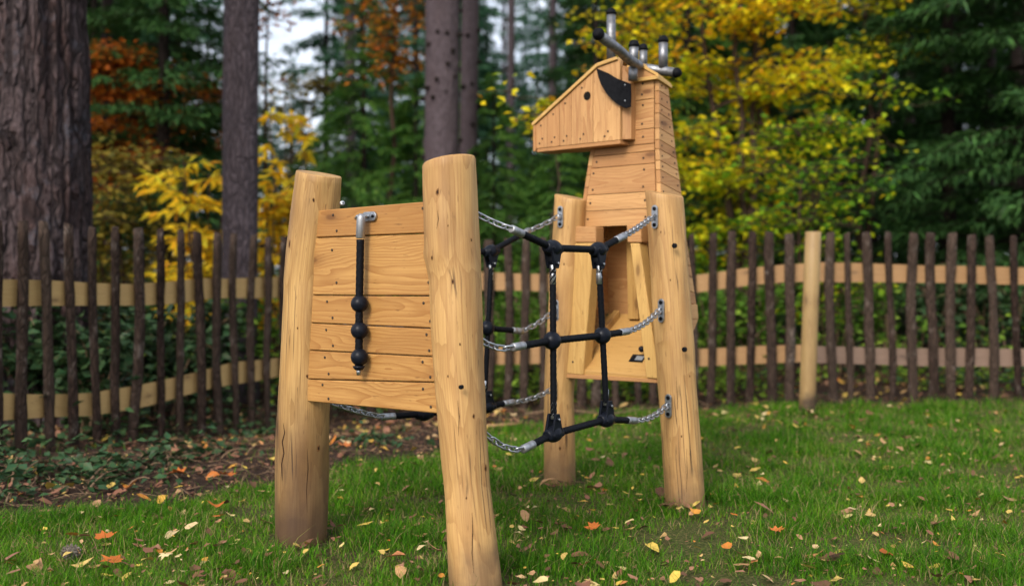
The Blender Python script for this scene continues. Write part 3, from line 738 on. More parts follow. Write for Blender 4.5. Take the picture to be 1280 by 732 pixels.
# backing slabs inside so that no light leaks between planks
def slab(mb, quad, th, grain, ch=.001): mb.plank(quad, [p+th for p in quad], grain, ch)
mb = MB()
zz_ = [1.60, 1.45, 1.30, 1.15, 1.0, .85, .68]
for a, b in zip(zz_, zz_[1:]):
    f = [FB.w(ul(b)-.002, vback(b)-.004, b-.003), FB.w(ur(b)+.002, vback(b)-.004, b-.003), FB.w(ur(a)+.002, vback(a)-.004, a-.001), FB.w(ul(a)-.002, vback(a)-.004, a-.001)]
    mb.plank(f, [p+FB.v*.018 for p in f], FB.u, .0015)
mb.build('back_panel', M['deer'], tw)
# inclined board in the belly
mb = MB()
f = [FB.w(-.235, -.02, .478), FB.w(.195, -.02, .478), FB.w(.19, .235, .70), FB.w(-.23, .235, .70)]
mb.plank(f, [p-Vector((0, 0, .02)) for p in f], FB.u, .002)
incl = mb.build('sloping_board', M['deerlight'], tw)
# roof of the cavity
mb = MB(); f = [FB.w(-.19, .055, 1.065), FB.w(.15, .055, 1.065), FB.w(.15, .19, 1.065), FB.w(-.19, .19, 1.065)]
mb.plank(f, [p+Vector((0, 0, .02)) for p in f], FB.u, .001); mb.build('inner_ceiling', M['deer'], tw)
# slanted batten along the left of the sloping board and upright corner post at the back
mb = MB()
a0 = Vector((0, 0, .012))
def beam(p, q, wdir, w, tdir, t, mb, ch=.002, tint=None):
    p, q, wdir, tdir = Vector(p), Vector(q), Vector(wdir).normalized(), Vector(tdir).normalized()
    f = [p, p+wdir*w, q+wdir*w, q]; mb.plank(f, [x+tdir*t for x in f], q-p, ch, tint)
beam(FB.w(-.225, .0, .487), FB.w(-.19, .215, .68), FB.u, .03, (0, 0, 1), .035, mb)
mb.build('batten', M['deerlight'], tw)
mb = MB(); beam(FB.w(-.10, .19, .68), FB.w(-.09, .16, 1.06), FB.u, .05, FB.v, .025, mb); mb.build('inner_upright', M['deerlight'], tw)
# box frame at the front of the body
VX = -.03
def fq(pts, v=VX): return [FB.hw(x, y, v) for x, y in pts]
mb = MB(); f = fq([(708, 466.5), (728.5, 468.5), (742, 303.5), (718.5, 304)]); mb.plank(f, [p+FB.v*.055 for p in f], (0, 0, 1), .003, .2)
fo = mb.build('frame_upright', M['deerlight'], tw); screw(FB.hw(716, 452, VX-.0008), -FB.v, fo)
mb = MB(); f = fq([(808, 472), (823.5, 473.5), (799, 304), (787.5, 304)]); mb.plank(f, [p+FB.v*.055 for p in f], (0, 0, 1), .003, 0)
fo = mb.build('frame_upright', M['deerlight'], tw); screw(FB.hw(811, 448, VX-.0008), -FB.v, fo)
mb = MB(); f = fq([(717.5, 303), (744.5, 303), (744.5, 283.5), (717, 282.5)]); mb.plank(f, [p+FB.v*.055 for p in f], FB.u, .003, .6)
mb.build('header_block', M['deer'], tw)
mb = MB(); f = fq([(784, 303), (801.5, 303), (800.5, 280.5), (783, 281)]); mb.plank(f, [p+FB.v*.055 for p in f], FB.u, .003, .6)
mb.build('header_block', M['deer'], tw)
mb = MB(); f = fq([(708, 472), (823.5, 478.5), (823.5, 474.2), (708, 467)]); mb.plank(f, [p+FB.v*.05 for p in f], FB.u, .001, .8)
mb.build('bottom_edge', M['deer'], tw)
mb = MB(); mb.ball(FB.hw(732, 430, -.005), .0125, 18); mb.build('bolt_cap', M['plastic'], tw)
mb = MB(); mb.ball(FB.hw(802, 436, .035), .0125, 18); mb.build('bolt_cap', M['plastic'], tw)
# small plate on the sloping board
nn = (FB.w(0, .235, .70)-FB.w(0, -.02, .478)).normalized(); pu = FB.u; pnrm = pu.cross(nn).normalized()
def on_incl(u, t): return FB.w(u, -.02, .478)+nn*t+pnrm*.0015
mb = MB()
f = [on_incl(.02, .065), on_incl(.085, .065), on_incl(.085, .105), on_incl(.02, .105)]
mb.plank([p+pnrm*.002 for p in f], f, pu, .0003); lp = mb.build('name_plate', M['rubber'], tw)
mb = MB(); f = [on_incl(.045, .074), on_incl(.08, .074), on_incl(.08, .097), on_incl(.045, .097)]
mb.plank([p+pnrm*.0032 for p in f], [p+pnrm*.0015 for p in f], pu, .0002); mb.build('grey_field', M['label'], lp)

# head
HV = -.03; HB = .165
hu = [FB.hit(x, 150, HV)[0] for x in (668.5, 684, 699, 714, 741, 758, 775)]
def htop(u): return float(np.interp(u, [-.415, -.085, .02], [1.484, 1.684, 1.700]))
def hbot(u): return 1.388
hd = None
mb = MB(); scr = []
for i in range(len(hu)-1):
    if i == 4: continue
    a, b = hu[i]+.0007, hu[i+1 if i != 5 else 6]-.0007
    if i == 5: a = hu[4]+.0012
    l = random.uniform(-.0008, .0008)
    top = [(b, htop(b)), (-.085, htop(-.085)), (a, htop(a))] if a < -.085 < b else [(b, htop(b)), (a, htop(a))]
    pts = [(a, hbot(a)), (b, hbot(b))]+top
    f = [FB.w(u, HV+l, z) for u, z in pts]
    mb.plank(f, [p+FB.v*.02 for p in f], (0, 0, 1), .001)
    scr += [((a+b)/2-.008, hbot(a)+.02), ((a+b)/2+.008, hbot(a)+.038)]
    if i < 5: scr += [((a+b)/2, htop((a+b)/2)-.022)]
head = mb.build('head', M['deer'], tw)
for u, z in scr: screw(FB.w(u, HV-.001, z), -FB.v, head, .9)
def hfar(u): return float(np.interp(u, [-.415, .02], [.065, HB]))
mb = MB()
pts = [(.02, hbot(0)), (-.41, hbot(0)), (-.41, htop(-.41)), (-.085, htop(-.085)), (.02, htop(.02))]
f = [FB.w(u, hfar(u), z) for u, z in pts]; mb.plank(f, [p-FB.v*.02 for p in f], (0, 0, 1), .0018); mb.build('far_cheek', M['deer'], head)
mb = MB()
f = [FB.w(-.408, HV+.002, 1.387), FB.w(.02, HV+.002, 1.387), FB.w(.02, HB, 1.387), FB.w(-.408, .063, 1.387)]
mb.plank(f, [p-Vector((0, 0, .015)) for p in f], FB.u, .0015, 1.0); mb.build('jaw_board', M['deer'], head)
mb = MB(); ua, ub = -.424, -.4125
f = [FB.w(ua, HV-.004, 1.376), FB.w(ua, .067, 1.376), FB.w(ua, .067, 1.484), FB.w(ua, HV-.004, 1.484)]
mb.plank(f, [p+FB.u*.0125 for p in f], (0, 0, 1), .0015, 1.0); mb.build('nose_board', M['deer'], head)
mb = MB()
for (u0, u1) in ((-.425, -.085), (-.0835, .012)):
    f = [FB.w(u0, HV-.008, htop(u0)+.0015-(.0 if u0 > -.4 else .004)), FB.w(u1, HV-.008, htop(u1)+.0015), FB.w(u1, hfar(u1)+.008, htop(u1)+.0015), FB.w(u0, hfar(u0)+.008, htop(u0)+.0015)]
    mb.plank(f, [p+Vector((-.006*FB.u.x, -.006*FB.u.y, .013)) for p in f], FB.u, .0015, .2)
mb.build('brow_board', M['deerlight'], head)
# eye: flat disc, the shade inside the hole put into its dark colour
mb = MB(); ec = FB.hw(734, 120, HV)
mb.lathe(ec-FB.v*.0012, FB.v, [(0, .0175), (.001, .0165), (.0012, .0155), (.0014, .002)], 24)
mb.build('eye_disc', M['hole'], head)
# cheek block closing the gap to the neck
mb = MB(); f = [FB.w(.022, HV+.012, 1.39), FB.w(.052, HV+.03, 1.39), FB.w(.052, HV+.03, 1.62), FB.w(.022, HV+.012, 1.68)]
mb.plank(f, [p+FB.v*.09 for p in f], (0, 0, 1), .0015, .8); mb.build('cheek_block', M['deer'], head)
# ear
ear = [(747.5, 86), (749.5, 97), (753, 107), (758.5, 117), (765, 125), (772.5, 131.5), (780, 135), (785, 133), (785.5, 118), (785, 104), (777, 101), (769, 97.5), (760, 91.5)]
mb = MB()
f = []
for x, y in ear:
    u, z = FB.hit(x, y, HV-.02); f.append(FB.w(u, HV-.006-(.025)*(785-x)/37, z))
q = [p+FB.v*.007 for p in f]
mb.plank(f, q, (0, 0, 1), .0008)
eo = mb.build('ear', M['rubber'], tw)
for x, y in ((781.5, 106.5), (781.5, 126)): plug(FB.hw(x, y, HV-.0085), -FB.v, eo, .0035, 'bolt', 'zinc')
f = [FB.w(-.01+.0, hfar(0)+.006+0, 1.55), FB.w(-.09, hfar(-.09)+.04, 1.66), FB.w(-.05, hfar(0)+.02, 1.53), FB.w(-.01, hfar(0)+.006, 1.50)]
mb = MB(); mb.plank(f, [p+FB.v*.007 for p in f], (0, 0, 1), .0008); mb.build('ear', M['rubber'], tw)
# neck cap: small gable roof
mb = MB()
va, vb_ = .016, .108; rl, rr_, rm = -.03, .166, .055
zr, ze = 1.688, 1.622
f = [FB.w(rm, va, zr), FB.w(rr_, va, ze), FB.w(rr_, vb_, ze-.028), FB.w(rm, vb_, zr-.02)]
mb.plank(f, [p+Vector((0, 0, .013)) for p in f], FB.v, .0015, 0)
f = [FB.w(rm-.001, va, zr), FB.w(rl, va, ze+.02), FB.w(rl, vb_, ze), FB.w(rm-.001, vb_, zr-.02)]
mb.plank(f, [p+Vector((0, 0, .013)) for p in f], FB.v, .0015, 0)
mb.build('neck_cap', M['deerlight'], tw)
mb = MB(); f = [FB.w(.0, .022, 1.63), FB.w(.155, .022, 1.626), FB.w(.158, .022, 1.634), FB.w(rm, .022, zr-.002), FB.w(.0, .022, 1.655)]
mb.plank(f, [p+FB.v*.02 for p in f], FB.u, .001, .3); mb.build('gable_board', M['deer'], tw)
mb = MB(); f = [FB.w(.012, .010, 1.614), FB.w(.168, .010, 1.612), FB.w(.168, .010, 1.626), FB.w(.012, .010, 1.628)]
mb.plank(f, [p+FB.v*.0175 for p in f], FB.u, .0015, .1); mb.build('cap_lip', M['deerlight'], tw)
mb = MB(); f = [FB.w(.170, .010, 1.612), FB.w(.170, .11, 1.588), FB.w(.170, .11, 1.602), FB.w(.170, .010, 1.626)]
mb.plank(f, [p-FB.u*.010 for p in f], FB.v, .0015, .1); mb.build('cap_lip', M['deerlight'], tw)

# antlers
def pipe(mb, pts, r):
    mb.tube(pts, r, 20)
def capo(p, d, r, parent):
    mb = MB(); mb.lathe(p, d, [(-.004, r*1.12), (.002, r*1.2), (.006, r*1.2), (.009, r*1.02), (.016, r*.95), (.022, r*.6), (.023, .001)], 20)
    mb.build('end_cap', M['rubber'], parent)
PR = .0192
Ya = 4.03
pa, pb = at(797, 81, Ya+.04), at(748.5, 43.5, Ya-.20)
mid = pa.lerp(pb, .2)-Vector((0, 0, .006))
mb = MB(); stub0 = at(791, 101, Ya+.035)
pipe(mb, [pa+(pa-mid)*.2, pa, mid, pa.lerp(pb, .5), pb], PR); an = mb.build('antler', M['steel'], tw)
capo(pb, pb-mid, PR, an)
mb = MB(); pipe(mb, [stub0, at(791.5, 84, Ya+.035)], PR*.95); mb.build('stub', M['steel'], an)
mb = MB(); a, b = at(791.5, 80, Ya+.045), at(792.5, 57.5, Ya+.045); pipe(mb, [a, b], PR*.95); pg = mb.build('prong', M['steel'], an); capo(b, (0, 0, 1), PR*.95, pg)
Yb = 4.28
mb = MB(); a, b = at(762, 79, Yb+.16), at(845, 91, Yb-.06); pipe(mb, [a, a.lerp(b, .5), b], PR*.98); an2 = mb.build('antler', M['steel'], tw); capo(b, b-a, PR*.9, an2)
for x, y0, y1, YY, r in ((764, 76, 17.5, Yb+.155, PR), (804, 85, 62, Yb+.06, PR*.86), (829, 86, 52, Yb-.02, PR*.97)):
    mb = MB(); a, b = at(x, y0, YY), at(x, y1, YY); pipe(mb, [a, b], r); pg = mb.build('prong', M['steel'], an2); capo(b, (0, 0, 1), r, pg)

# ------------------------------------------------------------------ rope nets
def tline(fa, fb):                            # point on the vertical plane between two ground points seen at a pixel
    fa, fb = Vector((fa[0], fa[1], 0)), Vector((fb[0], fb[1], 0)); d = fb-fa
    def f(px, py):
        k = (px-640)/F; t = (k*fa.y-fa.x)/(d.x-k*d.y); Y = fa.y+d.y*t
        return Vector((fa.x+d.x*t, Y, CAMZ+(HY-py)/F*Y))
    return f
def clamp(p, along, down, parent):
    """black T clamp: a sleeve round the top rope and a fork down to the hanging rope"""
    along = Vector(along).normalized(); mb = MB()
    mb.lathe(p-along*.036, along, [(0, .013), (.003, .0175), (.016, .019), (.022, .024), (.036, .026), (.050, .024), (.056, .019), (.069, .0175), (.072, .013)], 18)
    dn_ = Vector(down).normalized(); sd2 = dn_.cross(along).normalized(); al = sd2.cross(dn_).normalized()
    for s in (-1, 1):
        f = [p+al*.026+dn_*.006, p+al*.011+dn_*.062, p-al*.011+dn_*.062, p-al*.026+dn_*.006]
        f = [x+sd2*(s*.009) for x in f]
        mb.plank(f, [x+sd2*(s*.008) for x in f], dn_, .002)
    mb.lathe(p+dn_*.046-sd2*.022, sd2, [(0, .007), (.044, .007)], 10)
    for a in (-.02, .02): mb.lathe(p+al*a-sd2*.024-dn_*.002, sd2, [(0, .005), (.048, .005)], 8)
    o = mb.build('rope_clamp', M['plastic'], parent)
    b = MB(); b.lathe(p+dn_*.046-sd2*.0245, sd2, [(0, .0035), (.049, .0035)], 8); b.build('bolt', M['zinc'], o)
def net(name, label, f, rows, verts, anchors, ends):
    root = empty(name, f(*rows[0]['pts'][1]).xy.to_3d(), label, 'rope net', 'rope nets strung between the front log posts and the tower')
    for row, (A, B) in zip(rows, anchors):
        pts = [f(*q) for q in row['pts']]       # ferrule, nodes..., ferrule
        mb = MB(); rope_tube(mb, pts, .0108); mb.build('rope', M['rope'], root)
        for e, o2, anc, sgn in ((0, 1, A, 1), (-1, -2, B, -1)):
            if anc is None: continue
            d = (pts[e]-pts[o2]).normalized(); ferrule(pts[e]-d*.012, d, .055, root)
            s = pts[e]+d*.036
            mb = MB(); chain(mb, sag(s, anc, row['sag'][0 if e == 0 else 1])); mb.build('chain', M['zinc'], root)
        for j, q in enumerate(row['pts'][1:-1]):
            if row['node'] == 'ball':
                mb = MB(); mb.ball(f(*q), .0285, 22); mb.build('ball', M['plastic'], root)
            else:
                P = f(*q); i = row['pts'].index(q)
                clamp(P, f(*row['pts'][i+1])-f(*row['pts'][i-1]), (0, 0, -1) if row['node'] == 'top' else (0, 0, 1), root)
    for top, bot in verts:
        a, b = f(*top), f(*bot)
        a2 = a-Vector((0, 0, .062)); b2 = b+Vector((0, 0, .055))
        ferrule(a2+Vector((0, 0, .012)), (0, 0, -1), .062, root, .0098, 'zinc'); ferrule(b2-Vector((0, 0, .010)), (0, 0, 1), .055, root, .0095, 'zinc')
        mb = MB(); rope_tube(mb, [a2, a2.lerp(b2, .5), b2], .0097); mb.build('rope', M['rope'], root)
    return root
fn = tline((-.06, 2.98), (.645, 3.86))
ra = FA.w(.30, .073, 0)
def anchor(z): u = np.interp(z, [0, 1.18], [.386, .279]); return FA.w(u, .0765, z)
net('rope_net', 'black rope net with chains between the thick front post and the right tower post', fn,
    [dict(pts=[(650, 291), (691, 310), (748, 312), (772, 299)], node='top', sag=(.004, .004)),
     dict(pts=[(652, 432), (690, 425.5), (753, 419), (777, 415)], node='ball', sag=(.012, .012)),
     dict(pts=[(664, 556), (692, 542), (758, 524), (786, 525)], node='bot', sag=(.016, .014))],
    [((691, 310), (692, 542)), ((749, 312), (757.5, 524))],
    [(anchor(1.05), bk['n1']), (anchor(.68), bk['n2']), (anchor(.41), bk['n3'])], None)
ff = tline((-.67, 3.50), (.185, 4.24))
def anchor2(z): u = np.interp(z, [0, 1.18], [-.386, -.298]); return FA.w(u, .0765, z)
net('rope_net', 'black rope net with chains behind the plank panel reaching the left tower post', ff,
    [dict(pts=[(500, 318), (545, 318), (614, 314), (652, 293)], node='top', sag=(.004, .004)),
     dict(pts=[(500, 408), (535, 412), (609, 410), (643, 413)], node='ball', sag=(.012, .010)),
     dict(pts=[(490, 520), (530, 517), (609, 508), (632, 504)], node='bot', sag=(.006, .010))],
    [((545, 318), (530, 517)), ((614, 314), (606, 508))],
    [(anchor2(.98), bk['f1']), (anchor2(.72), bk['f2']), (anchor2(.45), bk['f3'])], None)

# ------------------------------------------------------------------ fences
def picket(x, y, z0, z1, w, yawdir, parent, seed):
    n, m = 10, 16; vs = []; gs = []
    t = Vector((yawdir[0], yawdir[1], 0)).normalized(); q = Vector((-t.y, t.x, 0))
    lean = random.uniform(-.035, .035); bx = random.uniform(-.014, .014); ph = random.uniform(0, 6)
    for j in range(m+1):
        s = j/m; z = z0+(z1-z0)*s
        cx = lean*(s-.5)+bx*math.sin(s*math.pi*1.3+ph); cy = .008*math.sin(s*5+ph)
        for k in range(n):
            a = 2*math.pi*k/n
            r = w*(1+.22*mnoise.noise(Vector((math.cos(a)*1.2, math.sin(a)*1.2, s*5+seed*3.7)))+.16*mnoise.noise(Vector((math.cos(a)*3, math.sin(a)*3, s*16+seed))))
            if j == m: r *= .86
            vs.append(Vector((x, y, z+(.006*math.sin(a+seed) if j == m else 0)))+t*(cx+math.cos(a)*r)+q*(cy+math.sin(a)*r*.72))
    fs = [(j*n+k, j*n+(k+1) % n, (j+1)*n+(k+1) % n, (j+1)*n+k) for j in range(m) for k in range(n)]+[tuple(m*n+k for k in range(n))]
    mb = MB(); mb.add([tuple(v) for v in vs], fs, None, .5, True); mb.sm[-1] = False
    return mb.build('picket', M['picket'], parent)
def rail(pts, h, th, away, parent, mat, seed, grain):
    """split rail as a wavy board; pts (x,y,z)"""
    P = []
    for a, b in zip(pts, pts[1:]):
        for i in range(10): P.append(Vector(a).lerp(Vector(b), i/10))
    P.append(Vector(pts[-1])); vs = []; gs = []; L = 0; aw = Vector(away)
    for i, p in enumerate(P):
        if i: L += (p-P[i-1]).length
        w1 = mnoise.noise(Vector((L*1.6, seed, 0)))*.018; w2 = mnoise.noise(Vector((L*1.9, seed+5, 0)))*.014; w3 = mnoise.noise(Vector((L*2, seed+9, 0)))*.012
        for du, dz in ((0, -h/2+w1), (0, h/2+w2), (th, h/2+w2-.006), (th, -h/2+w1+.006)):
            q = p+aw*(du+w3)+Vector((0, 0, dz)); vs.append(q); gs.append((L+seed, dz, du+.03))
    n = 4; fs = [(i*n+k, (i+1)*n+k, (i+1)*n+(k+1) % n, i*n+(k+1) % n) for i in range(len(P)-1) for k in range(n)]
    fs += [(0, 1, 2, 3), tuple((len(P)-1)*n+k for k in (3, 2, 1, 0))]
    mb = MB(); mb.add(vs, fs, gs, random.random()*.5); return mb.build('rail', mat, parent)
# left fence: line through (-2.46,5.06) and (-1.56,6.96)
def LP(px):
    k = (px-640)/F; dx, dy = .4737, 1.0; t = (k*5.06+2.46)/(dx-k*dy); return -2.46+dx*t, 5.06+t
lf = empty('picket_fence', (-2.2, 5.6, 0), 'dark picket fence with pale rails in front of the huge pine trunk', 'fence')
lx = [-62, -32, -3, 27, 59, 89, 118, 144, 171, 201, 225, 250, 272, 293, 315, 335, 354, 372, 389, 405, 420, 434, 447]
lt = {27: 277, 59: 278, 89: 280, 118: 284, 144: 284, 171: 285, 201: 286, 225: 288, 250: 290, 272: 291, 293: 292, 315: 294, 335: 296, 354: 296}
lb = {27: 574, 59: 568, 89: 567, 118: 572, 144: 557, 171: 555, 201: 556, 225: 546, 250: 544, 272: 545, 293: 543, 315: 540, 335: 541, 354: 530}
ww = {27: .030, 59: .028, 89: .030, 118: .025, 144: .026, 171: .031, 201: .026, 225: .028, 250: .031}
for i, px in enumerate(lx):
    x, y = LP(px); top = lt.get(px, 296 if px > 354 else 276); z1 = CAMZ+(HY-top)/F*y
    z0 = CAMZ+(HY-lb[px])/F*y if px in lb else float(gz(x, y))-.02
    z0 = max(z0, float(gz(x, y))-.05)
    picket(x, y, z0, z1, ww.get(px, .029)*random.uniform(.88, 1.12), (.4737, 1.0), lf, i)
nl = Vector((-1.0, .4737, 0)).normalized()
up_c = [(-70, 371), (0, 367), (60, 367.5), (120, 369), (170, 369), (215, 366.5), (262, 361), (290, 361), (345, 360), (400, 356), (455, 352)]
lo_c = [(-70, 516), (0, 510), (60, 508), (120, 505), (170, 496), (215, 486), (262, 475), (300, 466), (345, 460), (400, 452), (455, 446)]
for cc, hh, sd_ in ((up_c, .128, 2.3), (lo_c, .132, 7.7)):
    pts = []
    for px, py in cc:
        x, y = LP(px); y2 = y; pts.append((x+nl.x*.028, y+nl.y*.028, CAMZ+(HY-py)/F*y))
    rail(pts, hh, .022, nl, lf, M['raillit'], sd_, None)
# right fence: from the corner (-1.0,7.3) to (3.9,7.1)
rf = empty('picket_fence', (1.3, 7.2, 0), 'dark picket fence with pale rails crossing behind the tower and the lawn', 'fence')
def RP(px):
    k = (px-640)/F; ax, ay, bx, by = -1.02, 7.28, 4.2, 7.12; dx, dy = bx-ax, by-ay
    t = (k*ay-ax)/(dx-k*dy); return ax+dx*t, ay+dy*t
rx = [466, 487, 508, 530, 552, 571, 590, 611, 635, 656, 679, 701, 724, 746, 770, 797, 819, 843, 867, 890, 914, 939, 963, 987, 1039, 1061, 1086, 1113, 1141, 1165, 1189, 1213, 1240, 1270, 1297, 1322, 1348]
for i, px in enumerate(rx):
    x, y = RP(px); top = np.interp(px, [600, 900, 1150, 1240, 1300], [300, 291, 290, 295, 293])+random.uniform(-1.5, 2)
    bot = np.interp(px, [400, 720, 860, 1300], [510, 508, 499, 503])
    if px > 1255: bot += 3
    z1 = CAMZ+(HY-top)/F*y; z0 = CAMZ+(HY-bot)/F*y-.02
    picket(x, y, z0, z1, random.uniform(.022, .035)*(1.15 if px == 1270 else 1), (1, -.02), rf, 40+i)
def rrail(cc, h, mat, sd_):
    pts = [(RP(px)[0], RP(px)[1]+.028, CAMZ+(HY-py)/F*RP(px)[1]) for px, py in cc]
    rail(pts, h, .022, (0, 1, 0), rf, mat, sd_, None)
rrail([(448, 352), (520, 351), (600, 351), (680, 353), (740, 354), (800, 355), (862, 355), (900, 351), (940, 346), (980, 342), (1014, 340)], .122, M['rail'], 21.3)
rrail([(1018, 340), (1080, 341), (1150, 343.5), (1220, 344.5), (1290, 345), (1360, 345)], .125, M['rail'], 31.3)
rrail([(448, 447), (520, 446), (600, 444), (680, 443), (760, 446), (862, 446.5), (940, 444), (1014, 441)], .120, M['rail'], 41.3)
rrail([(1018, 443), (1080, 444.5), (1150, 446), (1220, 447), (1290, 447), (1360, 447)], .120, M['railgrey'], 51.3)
mb = MB(); Yp = 6.62
a, b = at(1008.5, 523, Yp), at(1016.5, 289.5, Yp)
mb.tube([a-Vector((0, 0, .1)), a, a.lerp(b, .3), a.lerp(b, .6), b-Vector((0, 0, .004)), b], [.052, .052, .050, .050, .049, .046], 20)
props(mb.build('fence_post', M['fpost']), 'pale round wooden post standing on the lawn before the picket fence', 'post')

# ------------------------------------------------------------------ vegetation tools
def leaf_cloud(name, P, size, mat, rnd, aspect=.5, updir=None, spread=.7, fold=.25, parent=None, dirs=None, droop=0.0):
    """two-triangle folded leaves at P; dirs = growing direction of each leaf"""
    n = len(P); P = np.asarray(P, dtype=float); size = np.broadcast_to(size, n)
    if dirs is None:
        a = rng.uniform(0, 2*np.pi, n); d = np.stack([np.cos(a), np.sin(a), rng.normal(-droop, .35, n)], 1)
    else: d = dirs+rng.normal(0, .25, (n, 3))
    d /= np.linalg.norm(d, axis=1)[:, None]
    up = np.stack([rng.normal(0, spread, n), rng.normal(0, spread, n), np.ones(n)], 1)
    s = np.cross(d, up); s /= np.linalg.norm(s, axis=1)[:, None]+1e-9; nn = np.cross(s, d)
    L = size[:, None]; Wd = L*aspect*.5
    V = np.zeros((n, 4, 3)); V[:, 0] = P; V[:, 2] = P+d*L-nn*L*.12
    V[:, 1] = P+d*L*.45+s*Wd+nn*Wd*fold; V[:, 3] = P+d*L*.45-s*Wd+nn*Wd*fold
    b = np.arange(n)[:, None]*4
    T = np.stack([b+np.array([[0, 1, 2]]), b+np.array([[0, 2, 3]])], 1).reshape(-1, 3)
    return quick_mesh(name, V.reshape(-1, 3), T, 3, np.repeat(rnd, 2), mat, parent)

def trunk_mesh(name, base, h, r0, r1, mat, parent, lean=(0, 0), seed=0, ribs=.06, n=40, m=60, flare=.35, stubs=None):
    vs = []
    for j in range(m+1):
        s = j/m; z = -.25+(h+.25)*s; r = r0+(r1-r0)*s; r *= 1+flare*math.exp(-max(z, 0)/.22)
        cx = base[0]+lean[0]*s+.05*r0*5*mnoise.noise(Vector((s*3, seed, 0))); cy = base[1]+lean[1]*s
        for k in range(n):
            a = 2*math.pi*k/n
            q = mnoise.noise(Vector((math.cos(a)*7+seed, math.sin(a)*7, z*1.1)))*ribs+mnoise.noise(Vector((math.cos(a)*16, math.sin(a)*16+seed, z*3)))*ribs*.6
            rr = r*(1+q+.05*math.cos(a*2+seed))
            if stubs:
                for sz, sa, ss in stubs:
                    da = math.atan2(math.sin(a-sa), math.cos(a-sa)); rr += ss*math.exp(-((z-sz)/(ss*1.2))**2-(da*r/(ss*1.2))**2)
            vs.append((cx+math.cos(a)*rr, cy+math.sin(a)*rr, base[2]+z))
    fs = [(j*n+k, j*n+(k+1) % n, (j+1)*n+(k+1) % n, (j+1)*n+k) for j in range(m) for k in range(n)]+[tuple(m*n+k for k in range(n))]
    mb = MB(); mb.add(vs, fs, None, .5, True); return mb.build(name, mat, parent)

def conifer_parts(h, z0, rbase, nbr, seed, twigs=16, up=0.0, dens=1.0, tw=.11, droop=.35):
    """returns (branch tubes MB, needle points, dirs) for a conifer standing at the origin"""
    rs = random.Random(seed); mb = MB(); pts = []; dirs = []
    for i in range(nbr):
        s = (i+rs.random())/nbr; z = z0+(h-z0)*s; L = rbase*(1-s)**.75*rs.uniform(.65, 1.12)+.12
        a = rs.uniform(0, 2*math.pi); d = Vector((math.cos(a), math.sin(a), 0)); rise = rs.uniform(-.05, .2)*(1 if s < .7 else 2)
        bp = []
        for k in range(6):
            t = k/5; bp.append(d*(L*t)+Vector((0, 0, z+L*(rise*t-droop*t*t+.12*t**3))))
        mb.tube(bp, [.016*(1-s*.6)*(1-k*.17) for k in range(6)], 5, False)
        nt_ = int(twigs*L*dens*5)
        sdv = Vector((-d.y, d.x, 0))
        for q in range(nt_):
            t = rs.uniform(.08, 1.0); k = min(int(t*5), 4); c = bp[k].lerp(bp[k+1], t*5-k)
            sgn = rs.choice((-1, 1)); ll = rs.uniform(.0, .38)*L*(1-t*.7); side = (sdv*sgn+d*.75).normalized()
            p = c+side*ll+Vector((0, 0, -.25*ll*rs.random()-.02*rs.random()+rs.gauss(0, .02)))
            pts.append(p); dirs.append(side*rs.uniform(.5, 1)+d*rs.uniform(0, .6)+Vector((0, 0, -.25+rs.gauss(0, .2))))
    return mb, np.array(pts), np.array(dirs)
CON = {}
def conifer_proto(key, h, z0, rb, nbr, seed, mat, **k):
    size = k.pop('size', .16); asp = k.pop('asp', .22); barkm = k.pop('bark', 'barkdark'); r0 = k.pop('r0', .1)
    mb, P, D = conifer_parts(h, z0, rb, nbr, seed, **k)
    root = bpy.data.objects.new('spruce_tree', None); COL.objects.link(root)
    t = trunk_mesh('trunk', (0, 0, 0), h, r0, .015, M[barkm], root, seed=seed, n=14, m=24)
    br = mb.build('branches', M['barkdark'], t)
    n = len(P); r = np.clip(rng.normal(.5, .22, n), 0, 1)
    leaf_cloud('crown', P, rng.uniform(.6, 1.3, n)*size, M[mat], r, asp, dirs=D, parent=root, spread=.35)
    CON[key] = root; root['_used'] = 0; return root
conifer_proto('dark', 7.5, .25, 1.5, 140, 11, 'spruce', twigs=52, size=.115, asp=.17, r0=.09)
conifer_proto('fresh', 5.5, .15, 1.5, 120, 12, 'hemlock', twigs=50, size=.11, asp=.2, r0=.06, droop=.5)
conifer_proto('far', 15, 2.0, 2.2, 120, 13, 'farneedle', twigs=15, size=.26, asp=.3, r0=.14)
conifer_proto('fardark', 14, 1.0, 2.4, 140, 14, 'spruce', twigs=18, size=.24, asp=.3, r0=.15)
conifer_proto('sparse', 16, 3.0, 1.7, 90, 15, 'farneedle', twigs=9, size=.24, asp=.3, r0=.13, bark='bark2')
def conifer(key, X, Y, scale, yaw, label, group):
    src = CON[key]
    o = src if not src['_used'] else copy_tree(src)
    src['_used'] = 1
    o.location = (X, Y, float(gz(X, Y))-.05); o.rotation_euler = (0, 0, yaw); o.scale = (scale, scale, scale*random.uniform(.92, 1.1))
    props(o, label, 'tree', group); return o
def XP(px, Y): return (px-640)/F*Y
